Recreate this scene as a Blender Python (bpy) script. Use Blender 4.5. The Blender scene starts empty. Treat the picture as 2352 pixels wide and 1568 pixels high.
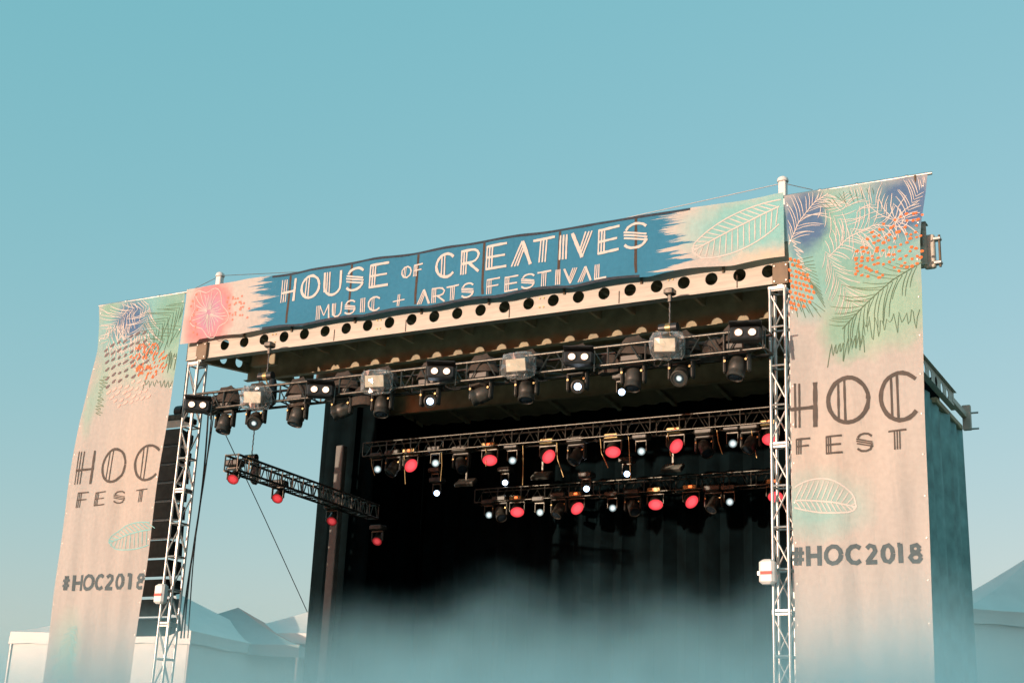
import bpy, math, random
from mathutils import Vector, Matrix, Euler, noise as mnoise

random.seed(7)
scene = bpy.context.scene
COL = scene.collection
R = math.radians

# ------------------------------------------------------------------ camera
YAW, PITCH, ROLL, CAM_Z = 0.5098, 0.3043, 0.0446, 1.65
fwd = Vector((-math.sin(YAW)*math.cos(PITCH), math.cos(YAW)*math.cos(PITCH), math.sin(PITCH)))
rt0 = Vector((math.cos(YAW), math.sin(YAW), 0)); up0 = rt0.cross(fwd)
rt = rt0*math.cos(ROLL) + up0*math.sin(ROLL)
up = -rt0*math.sin(ROLL) + up0*math.cos(ROLL)
cam_d = bpy.data.cameras.new('camera'); cam = bpy.data.objects.new('camera', cam_d); COL.objects.link(cam)
cam_d.lens = 50; cam_d.sensor_width = 36; cam_d.clip_end = 3000; cam_d.clip_start = .05
M = Matrix((rt, up, -fwd)).transposed().to_4x4(); M.translation = (0, 0, CAM_Z); cam.matrix_world = M
scene.camera = cam

# ------------------------------------------------------------------ sky, sun, exposure
SUN_DIR = Vector((0.40, 0.915, -0.052)).normalized()          # direction the light travels
world = bpy.data.worlds.new('World'); scene.world = world; world.use_nodes = True
wn, wl = world.node_tree.nodes, world.node_tree.links
wn.clear()
sky = wn.new('ShaderNodeTexSky'); sky.sky_type = 'NISHITA'; sky.sun_disc = False
sky.sun_elevation = math.asin(-SUN_DIR.z)+R(9)*0; sky.sun_rotation = math.atan2(-SUN_DIR.x, -SUN_DIR.y)
sky.air_density = 1.0; sky.dust_density = 1.5; sky.ozone_density = 2.0
tint = wn.new('ShaderNodeMixRGB'); tint.blend_type = 'MULTIPLY'; tint.inputs['Fac'].default_value = 1
tint.inputs['Color2'].default_value = (2.9, 1.10, .90, 1)
haze_mix = wn.new('ShaderNodeMixRGB'); haze_mix.inputs['Fac'].default_value = .55      # thin even haze over the whole sky
haze_mix.inputs['Color2'].default_value = (.24, 1.97, 2.20, 1)
bg = wn.new('ShaderNodeBackground'); bg.inputs['Strength'].default_value = .15
wo = wn.new('ShaderNodeOutputWorld')
wl.new(sky.outputs[0], tint.inputs['Color1']); wl.new(tint.outputs[0], haze_mix.inputs['Color1']); wl.new(haze_mix.outputs[0], bg.inputs[0]); wl.new(bg.outputs[0], wo.inputs[0])
sun_d = bpy.data.lights.new('sun', 'SUN'); sun_d.energy = 2.0; sun_d.angle = R(.5); sun_d.color = (1, .81, .63)
sun = bpy.data.objects.new('sun', sun_d); COL.objects.link(sun)
sun.rotation_euler = SUN_DIR.to_track_quat('-Z', 'Y').to_euler(); sun.location = (-20, -30, 20)
vs = scene.view_settings; vs.view_transform = 'Standard'; vs.look = 'None'; vs.gamma = 1; vs.exposure = 1.25; vs.use_curve_mapping = False
scene.cycles.max_bounces = 8; scene.cycles.transparent_max_bounces = 16; scene.cycles.volume_bounces = 1; scene.cycles.volume_step_rate = 2.5; scene.cycles.volume_max_steps = 96
scene.cycles.use_denoising = True

# ------------------------------------------------------------------ helpers
def U(px, py, Y=None, Z=None):
    """A point of the photograph (2352 px wide frame) on the upright plane Y, or on the level plane Z."""
    d = rt*(px-1176) - up*(py-784) + fwd*3267
    t = Y/d.y if Z is None else (Z-CAM_Z)/d.z
    return Vector((0, 0, CAM_Z)) + d*t

def tag(o, label=None, cat=None, group=None, kind=None):
    if label: o['label'] = label
    if cat: o['category'] = cat
    if group: o['group'] = group
    if kind: o['kind'] = kind
    return o

def empty(name, loc, label, cat, group=None):
    e = bpy.data.objects.new(name, None); COL.objects.link(e); e.location = loc; e.empty_display_size = .2
    return tag(e, label, cat, group)

class MB:
    def __init__(s): s.v = []; s.f = []
    def add(s, vs_, fs_):
        n = len(s.v); s.v += [Vector(v) for v in vs_]; s.f += [tuple(i+n for i in f) for f in fs_]; return s
    def box(s, c, size, rot=None, bevel=0):
        hx, hy, hz = size[0]/2, size[1]/2, size[2]/2; c = Vector(c)
        if bevel <= 0:
            vs_ = [Vector((x, y, z)) for x in (-hx, hx) for y in (-hy, hy) for z in (-hz, hz)]
            fs_ = [(0, 1, 3, 2), (4, 6, 7, 5), (0, 4, 5, 1), (2, 3, 7, 6), (0, 2, 6, 4), (1, 5, 7, 3)]
        else:
            b = min(bevel, hx*.9, hy*.9, hz*.9); ring = []
            # bevelled on every edge: three stacked octagon rings
            def octo(ax, ay, z): return [Vector(p+(z,)) for p in ((-ax+b, -ay), (ax-b, -ay), (ax, -ay+b), (ax, ay-b), (ax-b, ay), (-ax+b, ay), (-ax, ay-b), (-ax, -ay+b))]
            vs_ = [];
            for z, k in ((-hz, b), (-hz+b, 0), (hz-b, 0), (hz, b)):
                vs_ += octo(hx-k*.999, hy-k*.999, z)
            fs_ = [tuple(range(7, -1, -1)), tuple(range(24, 32))]
            for r_ in range(3):
                for i in range(8):
                    j = (i+1) % 8; fs_.append((r_*8+i, r_*8+j, r_*8+8+j, r_*8+8+i))
        if rot is not None: vs_ = [rot @ v for v in vs_]
        return s.add([v+c for v in vs_], fs_)
    def cyl(s, p0, p1, r0, n=8, r1=None, cap=True):
        p0, p1 = Vector(p0), Vector(p1); r1 = r0 if r1 is None else r1
        a = (p1-p0).normalized(); b = a.orthogonal().normalized(); c = a.cross(b)
        vs_ = []
        for p, r in ((p0, r0), (p1, r1)):
            for i in range(n):
                t = 2*math.pi*i/n; vs_.append(p + (b*math.cos(t)+c*math.sin(t))*r)
        fs_ = [(i, (i+1) % n, n+(i+1) % n, n+i) for i in range(n)]
        if cap: fs_ += [tuple(range(n-1, -1, -1)), tuple(range(n, 2*n))]
        return s.add(vs_, fs_)
    def tube(s, pts, r, n=6):
        pts = [Vector(p) for p in pts]; vs_ = []; b = None
        for k, p in enumerate(pts):
            a = (pts[min(k+1, len(pts)-1)]-pts[max(k-1, 0)]).normalized()
            if b is None: b = a.orthogonal().normalized()
            b = (b - a*b.dot(a)).normalized(); c = a.cross(b)
            rr = r[k] if isinstance(r, (list, tuple)) else r
            for i in range(n):
                t = 2*math.pi*i/n; vs_.append(p+(b*math.cos(t)+c*math.sin(t))*rr)
        fs_ = []
        for k in range(len(pts)-1):
            for i in range(n):
                j = (i+1) % n; fs_.append((k*n+i, k*n+j, k*n+n+j, k*n+n+i))
        fs_ += [tuple(range(n-1, -1, -1)), tuple(range((len(pts)-1)*n, len(pts)*n))]
        return s.add(vs_, fs_)
    def lathe(s, prof, n=20, mat=None):
        """profile of (radius, z) turned about z; mat: placement matrix"""
        vs_ = []; fs_ = []
        for r, z in prof:
            for i in range(n):
                t = 2*math.pi*i/n; vs_.append(Vector((r*math.cos(t), r*math.sin(t), z)))
        for k in range(len(prof)-1):
            for i in range(n):
                j = (i+1) % n; fs_.append((k*n+i, k*n+j, k*n+n+j, k*n+n+i))
        fs_ += [tuple(range(n-1, -1, -1)), tuple(range((len(prof)-1)*n, len(prof)*n))]
        if mat is not None: vs_ = [mat @ v for v in vs_]
        return s.add(vs_, fs_)
    def build(s, name, mat, parent=None, origin=None, smooth=False):
        o0 = Vector(origin) if origin is not None else Vector((0, 0, 0))
        me = bpy.data.meshes.new(name); me.from_pydata([tuple(v-o0) for v in s.v], [], s.f); me.update()
        if mat: me.materials.append(mat)
        if smooth:
            for p in me.polygons: p.use_smooth = True
            try: me.set_sharp_from_angle(angle=R(40))
            except Exception: pass
        o = bpy.data.objects.new(name, me); COL.objects.link(o)
        if parent is not None: o.parent = parent
        elif origin is not None: o.location = o0
        return o

UNIT = {}
def bar(name, p0, p1, r, mat, parent, origin, n=8):
    """A straight round bar; alike bars share one mesh."""
    key = (mat.name, n)
    if key not in UNIT:
        m = MB().cyl((0, 0, -.5), (0, 0, .5), 1, n)
        o = m.build(name, mat, smooth=True); UNIT[key] = o.data; bpy.data.objects.remove(o)
    p0, p1 = Vector(p0)-Vector(origin), Vector(p1)-Vector(origin)
    d = p1-p0
    o = bpy.data.objects.new(name, UNIT[key]); COL.objects.link(o); o.parent = parent
    o.matrix_local = Matrix.LocRotScale((p0+p1)/2, d.to_track_quat('Z', 'Y'), Vector((r, r, d.length)))
    return o

def copy_tree(o, parent=None):
    c = o.copy(); COL.objects.link(c); c.parent = parent
    if parent is not None: c.matrix_parent_inverse = o.matrix_parent_inverse.copy()
    for ch in list(o.children): copy_tree(ch, c)
    return c

def ordinal(i): return ['first', 'second', 'third', 'fourth', 'fifth', 'sixth', 'seventh', 'eighth', 'ninth', 'tenth', 'eleventh', 'twelfth', 'thirteenth'][i]

# ------------------------------------------------------------------ materials
def new_mat(name):
    m = bpy.data.materials.new(name); m.use_nodes = True
    return m, m.node_tree.nodes, m.node_tree.links, m.node_tree.nodes['Principled BSDF']

def mat(name, col, rough=.5, metal=0, var=.25, scale=6, bump=.0, bscale=60, streak=None):
    m, n, l, p = new_mat(name)
    tc = n.new('ShaderNodeTexCoord'); no = n.new('ShaderNodeTexNoise'); no.inputs['Scale'].default_value = scale; no.inputs['Detail'].default_value = 6
    geo = n.new('ShaderNodeNewGeometry')
    if streak:
        mp = n.new('ShaderNodeMapping'); mp.inputs['Scale'].default_value = streak
        l.new(geo.outputs['Position'], mp.inputs[0]); l.new(mp.outputs[0], no.inputs['Vector'])
    else: l.new(geo.outputs['Position'], no.inputs['Vector'])
    rp = n.new('ShaderNodeValToRGB'); rp.color_ramp.elements[0].position = .3; rp.color_ramp.elements[1].position = .7
    c = Vector(col); a = c*(1-var); b = c*(1+var)
    rp.color_ramp.elements[0].color = (*a, 1); rp.color_ramp.elements[1].color = (*[min(x, 1) for x in b], 1)
    l.new(no.outputs['Fac'], rp.inputs[0]); l.new(rp.outputs[0], p.inputs['Base Color'])
    p.inputs['Metallic'].default_value = metal
    mr = n.new('ShaderNodeMapRange'); mr.inputs['To Min'].default_value = max(rough-.1, .02); mr.inputs['To Max'].default_value = min(rough+.12, 1)
    l.new(no.outputs['Fac'], mr.inputs['Value']); l.new(mr.outputs[0], p.inputs['Roughness'])
    if bump:
        nb = n.new('ShaderNodeTexNoise'); nb.inputs['Scale'].default_value = bscale; nb.inputs['Detail'].default_value = 4
        l.new(geo.outputs['Position'], nb.inputs['Vector'])
        bp = n.new('ShaderNodeBump'); bp.inputs['Strength'].default_value = bump; bp.inputs['Distance'].default_value = .02
        l.new(nb.outputs['Fac'], bp.inputs['Height']); l.new(bp.outputs[0], p.inputs['Normal'])
    return m

def emit(name, col, strength, dots=None):
    m, n, l, p = new_mat(name)
    p.inputs['Base Color'].default_value = (*[min(c, 1)*.5 for c in col], 1); p.inputs['Roughness'].default_value = .3
    p.inputs['Emission Color'].default_value = (*col, 1); p.inputs['Emission Strength'].default_value = strength
    if dots:
        tc = n.new('ShaderNodeTexCoord'); vo = n.new('ShaderNodeTexVoronoi'); vo.inputs['Scale'].default_value = dots; vo.inputs['Randomness'].default_value = .25
        l.new(tc.outputs['Object'], vo.inputs['Vector'])
        mr = n.new('ShaderNodeMapRange'); mr.inputs['From Min'].default_value = .3; mr.inputs['From Max'].default_value = .55
        mr.inputs['To Min'].default_value = strength*1.25; mr.inputs['To Max'].default_value = strength*.45
        l.new(vo.outputs['Distance'], mr.inputs['Value']); l.new(mr.outputs[0], p.inputs['Emission Strength'])
    return m

def lens_mat(name, core, rim, s_core, s_rim, ax):
    """a lit lens: hot filament or diode core, cooler reflector towards its rim"""
    m, n, l, p = new_mat(name)
    tc = n.new('ShaderNodeTexCoord'); sb = n.new('ShaderNodeVectorMath'); sb.operation = 'SUBTRACT'; sb.inputs[1].default_value = (.5, .5, .5)
    l.new(tc.outputs['Generated'], sb.inputs[0]); mu = n.new('ShaderNodeVectorMath'); mu.operation = 'MULTIPLY'; mu.inputs[1].default_value = ax
    l.new(sb.outputs[0], mu.inputs[0]); ln = n.new('ShaderNodeVectorMath'); ln.operation = 'LENGTH'; l.new(mu.outputs[0], ln.inputs[0])
    no = n.new('ShaderNodeTexVoronoi'); no.inputs['Scale'].default_value = 9; l.new(tc.outputs['Generated'], no.inputs['Vector'])
    ad = n.new('ShaderNodeMath'); ad.operation = 'MULTIPLY_ADD'; l.new(no.outputs['Distance'], ad.inputs[0]); ad.inputs[1].default_value = .10; l.new(ln.outputs['Value'], ad.inputs[2])
    mr = n.new('ShaderNodeMapRange'); mr.interpolation_type = 'SMOOTHSTEP'; mr.inputs['From Min'].default_value = .24; mr.inputs['From Max'].default_value = .54; l.new(ad.outputs[0], mr.inputs['Value'])
    mx = n.new('ShaderNodeMixRGB'); mx.inputs['Color1'].default_value = (*core, 1); mx.inputs['Color2'].default_value = (*rim, 1); l.new(mr.outputs[0], mx.inputs['Fac'])
    m2 = n.new('ShaderNodeMapRange'); m2.inputs['To Min'].default_value = s_core; m2.inputs['To Max'].default_value = s_rim; l.new(mr.outputs[0], m2.inputs['Value'])
    l.new(mx.outputs[0], p.inputs['Emission Color']); l.new(m2.outputs[0], p.inputs['Emission Strength'])
    p.inputs['Base Color'].default_value = (*[c*.4 for c in rim], 1); p.inputs['Roughness'].default_value = .15
    return m

ALU = mat('brushed_aluminium', (.52, .50, .47), .38, .85, .18, 9)
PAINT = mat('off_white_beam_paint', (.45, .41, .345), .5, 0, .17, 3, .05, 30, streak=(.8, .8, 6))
PAINT_IN = mat('shade_toned_beam_paint', (.36, .28, .17), .6, 0, .25, 4)  # beam paint made darker and browner for the shade under the roof
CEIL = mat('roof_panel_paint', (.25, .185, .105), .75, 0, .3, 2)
BRACKET = mat('bare_bronze_plate', (.13, .095, .06), .5, .3, .25, 8)
BLACKM = mat('black_truss_metal', (.10, .092, .078), .33, .7, .4, 14)
BLACKP = mat('black_plastic', (.018, .018, .018), .42, 0, .3, 12)
DARKG = mat('dark_grey_housing', (.052, .048, .04), .4, .2, .3, 10)
DUST = mat('brown_dust_cover', (.05, .037, .028), .9, 0, .35, 9, .4, 25)
DRAPE = mat('black_drape', (.0022, .0062, .0075), .95, 0, .4, 3)
DRAPE.node_tree.nodes['Principled BSDF'].inputs['Specular IOR Level'].default_value = .05
SCRIM = mat('dark_teal_scrim', (.19, .34, .34), .9, 0, .3, 3)
WHITEP = mat('white_post_paint', (.74, .71, .68), .5, 0, .06, 4)
CORD = mat('black_cable_rubber', (.015, .015, .015), .6)
STEEL = mat('galvanised_wire', (.20, .19, .18), .5, .6)
GOLDM = mat('tarnished_brass_fitting', (.33, .24, .11), .4, .7)
GLASS_DARK = mat('dark_lens_glass', (.02, .03, .04), .08)
WHITEBOX = mat('white_box_enclosure', (.70, .69, .66), .45, 0, .05)
REDLABEL = mat('red_label', (.62, .05, .03), .5, 0, .1)
TENTW = mat('white_tent_vinyl', (.72, .70, .66), .6, 0, .06, 2, .1, 4)
TENTR = mat('red_tent_vinyl', (.62, .27, .21), .6, 0, .12, 2, .1, 4)
TENTB = mat('blue_tent_vinyl', (.26, .34, .34), .6, 0, .12, 2, .1, 4)
DARK_STRIP = mat('dark_brown_strip', (.055, .034, .022), .8, 0, .4, 40)  # for beam joints, and strips drawn where pipes show through the sign
HEM = mat('dark_banner_hem', (.025, .035, .05), .85, 0, .5, 30)
RED_LED = lens_mat('red_led_array', (1, .105, .12), (1, .06, .075), .60, .46, (1, 1, 0))
DIM_RED_LED = lens_mat('dim_red_led_array', (1, .10, .11), (.8, .04, .05), .26, .10, (1, 1, 0))
PALE_LED = lens_mat('pale_white_lens', (.82, .92, .92), (.45, .62, .66), .50, .12, (1, 1, 0))
BEAM_LAMP = lens_mat('bright_white_beam_lens', (.94, .98, 1), (.45, .68, 1), 9, 2.2, (1, 1, 0))
WARM_LAMP = lens_mat('warm_tungsten_lamp', (1, .88, .80), (1, .62, .40), 3.6, 1.0, (1, 0, 1))
FLOOD = mat('flood_light_glass', (.62, .57, .44), .35, 0, .08, 5)

def plastic_mat():
    m, n, l, p = new_mat('clear_plastic_bag')
    n.remove(p)
    tr = n.new('ShaderNodeBsdfTransparent'); gl = n.new('ShaderNodeBsdfGlossy'); gl.inputs['Roughness'].default_value = .16
    tl = n.new('ShaderNodeBsdfDiffuse'); tl.inputs[0].default_value = (.7, .7, .68, 1)
    mx0 = n.new('ShaderNodeMixShader'); mx0.inputs[0].default_value = .4; l.new(gl.outputs[0], mx0.inputs[1]); l.new(tl.outputs[0], mx0.inputs[2])
    lw = n.new('ShaderNodeLayerWeight'); lw.inputs['Blend'].default_value = .35
    mr = n.new('ShaderNodeMapRange'); mr.inputs['To Min'].default_value = .10; mr.inputs['To Max'].default_value = .75
    l.new(lw.outputs['Facing'], mr.inputs['Value'])
    mx = n.new('ShaderNodeMixShader'); l.new(mr.outputs[0], mx.inputs[0]); l.new(tr.outputs[0], mx.inputs[1]); l.new(mx0.outputs[0], mx.inputs[2])
    l.new(mx.outputs[0], n['Material Output'].inputs[0])
    return m
PLASTIC = plastic_mat()

# ------------------------------------------------------------------ ground and deck
def ground_mat():
    m, n, l, p = new_mat('trampled_grass_and_sand')
    geo = n.new('ShaderNodeNewGeometry')
    n1 = n.new('ShaderNodeTexNoise'); n1.inputs['Scale'].default_value = .35; n1.inputs['Detail'].default_value = 8; l.new(geo.outputs['Position'], n1.inputs['Vector'])
    rp = n.new('ShaderNodeValToRGB'); e = rp.color_ramp.elements; e[0].position = .4; e[0].color = (.07, .085, .035, 1); e[1].position = .62; e[1].color = (.22, .18, .12, 1)
    l.new(n1.outputs['Fac'], rp.inputs[0]); l.new(rp.outputs[0], p.inputs['Base Color']); p.inputs['Roughness'].default_value = .95
    n2 = n.new('ShaderNodeTexNoise'); n2.inputs['Scale'].default_value = 30; l.new(geo.outputs['Position'], n2.inputs['Vector'])
    bp = n.new('ShaderNodeBump'); bp.inputs['Strength'].default_value = .6; l.new(n2.outputs['Fac'], bp.inputs['Height']); l.new(bp.outputs[0], p.inputs['Normal'])
    return m
g = MB()
N = 40; S = 1500
for j in range(N+1):
    for i in range(N+1):
        a, b = (i/N*2-1), (j/N*2-1); g.v.append(Vector((S*a**3, S*b**3+20, 0)))
g.f = [(j*(N+1)+i, j*(N+1)+i+1, (j+1)*(N+1)+i+1, (j+1)*(N+1)+i) for j in range(N) for i in range(N)]
tag(g.build('ground', ground_mat()), kind='structure')

# world X = along the stage front, Y = away from the audience
XL, XR, YF = -17.66, -4.08, 19.22          # front beam ends and plane
YB = 27.8                                   # rear edge of the roof
deck = empty('stage_deck', (-11.8, 23.6, 0), 'raised black stage deck under the festival roof', 'stage')
MB().box((-11.8, 23.6, 1.32), (11.0, 8.2, .16), bevel=.02).build('deck_platform', DARKG, deck, deck.location)
sk = MB()
sk.box((-11.8, 19.56, .62), (10.9, .05, 1.22)); sk.build('front_skirt', DRAPE, deck, deck.location)

# ------------------------------------------------------------------ roof
roof = empty('stage_roof', (-11.5, 19.22, 8.97), 'cream holed steel beam roof spanning the festival stage', 'stage roof')
RO = roof.location
def holed_web(p0, p1, zlo, zhi, hole_d, spacing, first, thick, dz=0, seg=20):
    """Upright plate from p0 to p1 (plan points; z offset may slope) with round holes cut through."""
    p0, p1 = Vector(p0), Vector(p1); L = (p1-p0).length; t = (p1-p0).normalized()
    nrm = Vector((-t.y, t.x, 0)).normalized()
    mb = MB(); zc = 0
    cells = []; s = first
    xs = []
    while s+spacing/2 <= L+1e-6: xs.append(s); s += spacing
    lo = 0
    def P(u_, z, side): return p0+t*u_+Vector((0, 0, z))+nrm*(thick*side)
    def quad(u0, z0, u1, z1):
        for side in (0, 1):
            q = [P(u0, z0, side), P(u1, z0, side), P(u1, z1, side), P(u0, z1, side)]
            mb.add(q, [(0, 1, 2, 3)] if side == 0 else [(3, 2, 1, 0)])
    c0 = xs[0]-spacing/2; c1 = xs[-1]+spacing/2
    if c0 > 1e-4: quad(0, zlo, c0, zhi)
    if L-c1 > 1e-4: quad(c1, zlo, L, zhi)
    r = hole_d/2
    for c in xs:
        a, b = c-spacing/2, c+spacing/2
        for side in (0, 1):
            ring = []; outer = []
            for k in range(seg):
                th = 2*math.pi*(k+.5)/seg; cx, sz = math.cos(th), math.sin(th)
                ring.append(P(c+r*cx, r*sz+0, side))
                # ray to the cell border
                kx = (b-c)/abs(cx) if abs(cx) > 1e-6 else 1e9
                kz = ((zhi if sz > 0 else -zlo))/abs(sz) if abs(sz) > 1e-6 else 1e9
                kk = min(kx, kz); outer.append(P(c+kk*cx, kk*sz, side))
            n0 = len(mb.v); fs_ = []
            vs_ = ring+outer
            for k in range(seg):
                j = (k+1) % seg
                fs_.append((k, seg+k, seg+j, j) if side == 0 else (j, seg+j, seg+k, k))
            # corners
            for (u_, z) in ((b, zhi), (a, zhi), (a, zlo), (b, zlo)):
                th = math.atan2(z, u_-c); k = int(math.floor((th/(2*math.pi)*seg)-.5)) % seg; j = (k+1) % seg
                vs_.append(P(u_, z, side)); q = len(vs_)-1
                fs_.append((seg+k, q, seg+j) if side == 0 else (seg+j, q, seg+k))
            mb.add(vs_, fs_)
        # bore of the hole
        vs_ = []
        for side in (0, 1):
            for k in range(seg):
                th = 2*math.pi*(k+.5)/seg; vs_.append(P(c+r*math.cos(th), r*math.sin(th), side))
        mb.add(vs_, [(k, (k+1) % seg, seg+(k+1) % seg, seg+k) for k in range(seg)])
    return mb, t, nrm

HZ, SP = 9.178, .45
H0 = -16.768
# front beam: web with holes, flanges
mb, _, _ = holed_web((XL, YF, HZ), (XR, YF, HZ), -.205, .42, .202, SP, H0-XL, .012)
front_beam = mb.build('front_beam', PAINT, roof, RO)
for z, d in ((HZ-.211, .17), (HZ+.426, .17)):
    MB().box(((XL+XR)/2, YF+.07, z), (XR-XL, d, .012)).build('beam_flange', PAINT, front_beam, RO)
for px, py in ((767, 777), (932, 750), (1170, 716), (1422, 688), (1693, 645)):
    x = U(px, py, YF).x
    MB().box((x, YF-.003, HZ-.10), (.014, .006, .21)).build('joint_gap', DARK_STRIP, front_beam, RO)
for px, py in ((629, 777), (870, 745), (1244, 695), (1540, 653)):
    c = U(px, py, YF-.002)
    for dx in (-.036, .036):
        for dz in (-.075, .075):
            MB().cyl((c.x+dx, YF-.014, c.z+dz), (c.x+dx, YF, c.z+dz), .014, 8).build('bolt', GOLDM, front_beam, RO, True)
# brackets over the towers
TX = (-17.27, -6.215)
for x in TX:
    MB().box((x, YF-.03, 9.10), (.25, .05, .34), bevel=.01).build('tower_bracket', BRACKET, roof, RO)
    MB().box((x, YF-.03, 8.87), (.10, .10, .12), bevel=.012).build('tower_pin', ALU, roof, RO)
    for dx in (-.09, .09):
        for dz in (-.12, .12):
            MB().cyl((x+dx, YF-.07, 9.10+dz), (x+dx, YF-.05, 9.10+dz), .013, 8).build('bolt', ALU, roof, RO, True)
# hinge at the right end of the front beam
hb = MB().box((XR+.02, YF+.08, 9.17), (.16, .10, .50), bevel=.015).build('hinge_housing', PAINT, roof, RO)
for z in (8.98, 9.34):
    MB().box((XR+.135, YF+.06, z), (.12, .10, .05), bevel=.012).build('hinge_knuckle', ALU, hb, RO)
MB().cyl((XR+.165, YF+.06, 8.92), (XR+.165, YF+.06, 9.40), .018, 10).build('hinge_pin', BRACKET, hb, RO, True)

def roof_z(y):      # underside of the roof panels: rises to a ridge and falls again
    return 9.62+.125*(y-19.3) if y < 23.2 else 9.62+.125*3.9-.10*(y-23.2)
# inner beams parallel to the front
for k, y in enumerate((21.0, 23.2, 25.5)):
    zt = roof_z(y)-.02; zb = 9.045 if k == 0 else zt-.42
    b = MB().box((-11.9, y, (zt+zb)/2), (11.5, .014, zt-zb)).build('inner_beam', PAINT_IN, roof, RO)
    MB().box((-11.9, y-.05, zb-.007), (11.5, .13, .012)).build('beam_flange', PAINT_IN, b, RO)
# ceiling panels, one per bay and slope
nb = 9; xs = [-17.6+i*(11.4/nb) for i in range(nb+1)]
for i in range(nb):
    for (ya, yb) in ((19.4, 23.2), (23.2, YB)):
        a, b = xs[i]+.02, xs[i+1]-.02
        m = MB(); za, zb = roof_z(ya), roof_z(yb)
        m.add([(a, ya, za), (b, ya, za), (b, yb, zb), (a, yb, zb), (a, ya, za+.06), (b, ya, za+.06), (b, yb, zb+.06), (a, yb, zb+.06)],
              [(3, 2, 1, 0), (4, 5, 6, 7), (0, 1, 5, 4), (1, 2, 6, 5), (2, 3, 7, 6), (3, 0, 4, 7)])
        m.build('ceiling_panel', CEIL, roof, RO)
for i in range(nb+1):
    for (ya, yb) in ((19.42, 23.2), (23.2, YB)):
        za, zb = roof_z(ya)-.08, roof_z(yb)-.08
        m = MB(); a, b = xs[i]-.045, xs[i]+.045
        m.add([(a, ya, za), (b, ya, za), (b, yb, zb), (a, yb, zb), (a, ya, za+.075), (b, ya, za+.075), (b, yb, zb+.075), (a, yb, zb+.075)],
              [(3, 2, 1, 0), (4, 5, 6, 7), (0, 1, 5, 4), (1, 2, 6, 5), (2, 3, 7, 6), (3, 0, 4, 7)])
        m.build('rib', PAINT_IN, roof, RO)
for i in range(nb*2+1):      # deep joists of the front bay
    x = -17.6+i*(11.4/(nb*2))
    m = MB(); m.box((x, 20.2, 9.50), (.06, 1.5, .22)); m.build('joist', PAINT_IN, roof, RO)
for i in range(nb):        # diagonal stays under the front slope
    a, b = xs[i]+.06, xs[i+1]-.06
    if i % 2: a, b = b, a
    bar('roof_stay', (a, 19.6, roof_z(19.6)-.10), (b, 20.9, roof_z(20.9)-.10), .02, PAINT_IN, roof, RO)
# sloping side beams
def side_beam(name, x, y0, y1, z0, slope, zlo, zhi, material):
    mb, t, nrm = holed_web((x, y0, z0), (x, y1, z0), zlo, zhi, .21, .46, .32, .012)
    for v in mb.v: v.z += slope*(v.y-y0)
    o = mb.build(name, material, roof, RO)
    f = MB()
    for zz in (zlo-.007, zhi+.007):
        f.add([(x-.06, y0, z0+zz), (x+.06, y0, z0+zz), (x+.06, y1, z0+zz+slope*(y1-y0)), (x-.06, y1, z0+zz+slope*(y1-y0))], [(0, 1, 2, 3)])
    f.build('beam_flange', material, o, RO)
    return o
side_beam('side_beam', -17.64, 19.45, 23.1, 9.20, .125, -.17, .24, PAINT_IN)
side_beam('side_beam', -5.30, 22.6, 26.7, 8.97, 0, -.15, .17, PAINT)
MB().box((-5.34, 27.2, 9.0), (.10, 1.3, .12), bevel=.01).build('rear_arm', PAINT, roof, RO)
MB().box((-5.30, 27.85, 8.95), (.16, .10, .50), bevel=.01).build('rear_end_plate', PAINT, roof, RO)
MB().box((-5.42, 26.6, 8.72), (.12, 2.2, .10), bevel=.01).build('rear_arm', PAINT_IN, roof, RO)
for z in (8.72, 9.04): MB().cyl((-5.30, 27.85, z), (-5.08, 27.85, z), .02, 8).build('pin', ALU, roof, RO, True)
MB().box((-16.6, 20.2, 9.28), (.55, .12, .5), bevel=.01).build('hinge_housing', PAINT_IN, roof, RO)
# masts above the roof and their wires
for x, ztop, zcap in ((-17.28, 10.66, 0), (-6.25, 10.70, 0)):
    m = MB().box((x, YF+.25, (9.62+ztop)/2), (.115, .115, ztop-9.62), bevel=.012).build('mast', WHITEP, roof, RO)
    MB().lathe([(.085, 0), (.09, .02), (.075, .06), (.04, .085), (.005, .092)], 16, Matrix.Translation((x, YF+.25, ztop))).build('mast_cap', WHITEP, m, RO, True)
def wire(name, pts, r, label, cat='cable', mtl=None, group=None):
    o = MB().tube(pts, r, 5).build(name, mtl or STEEL, None, pts[0]); tag(o, label, cat, group); return o
mr_top = Vector((-6.25, YF+.25, 10.68)); ml_top = Vector((-17.28, YF+.25, 10.68))
wire('guy_wire', [mr_top, U(1440, 500, YF+.25), U(730, 712, YF+.25)], .006, 'thin wire sloping from the right mast down behind the sign')
wire('guy_wire', [ml_top, U(800, 619, YF+.25), U(1460, 622, YF+.25)], .006, 'thin level wire running right from the left mast')
wire('guy_wire', [mr_top, U(1866, 436, YF-.1)], .006, 'short wire from right mast to the banner pole')
wire('guy_wire', [ml_top, U(412, 680, YF-.1)], .006, 'short wire from left mast to left banner pole')

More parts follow.
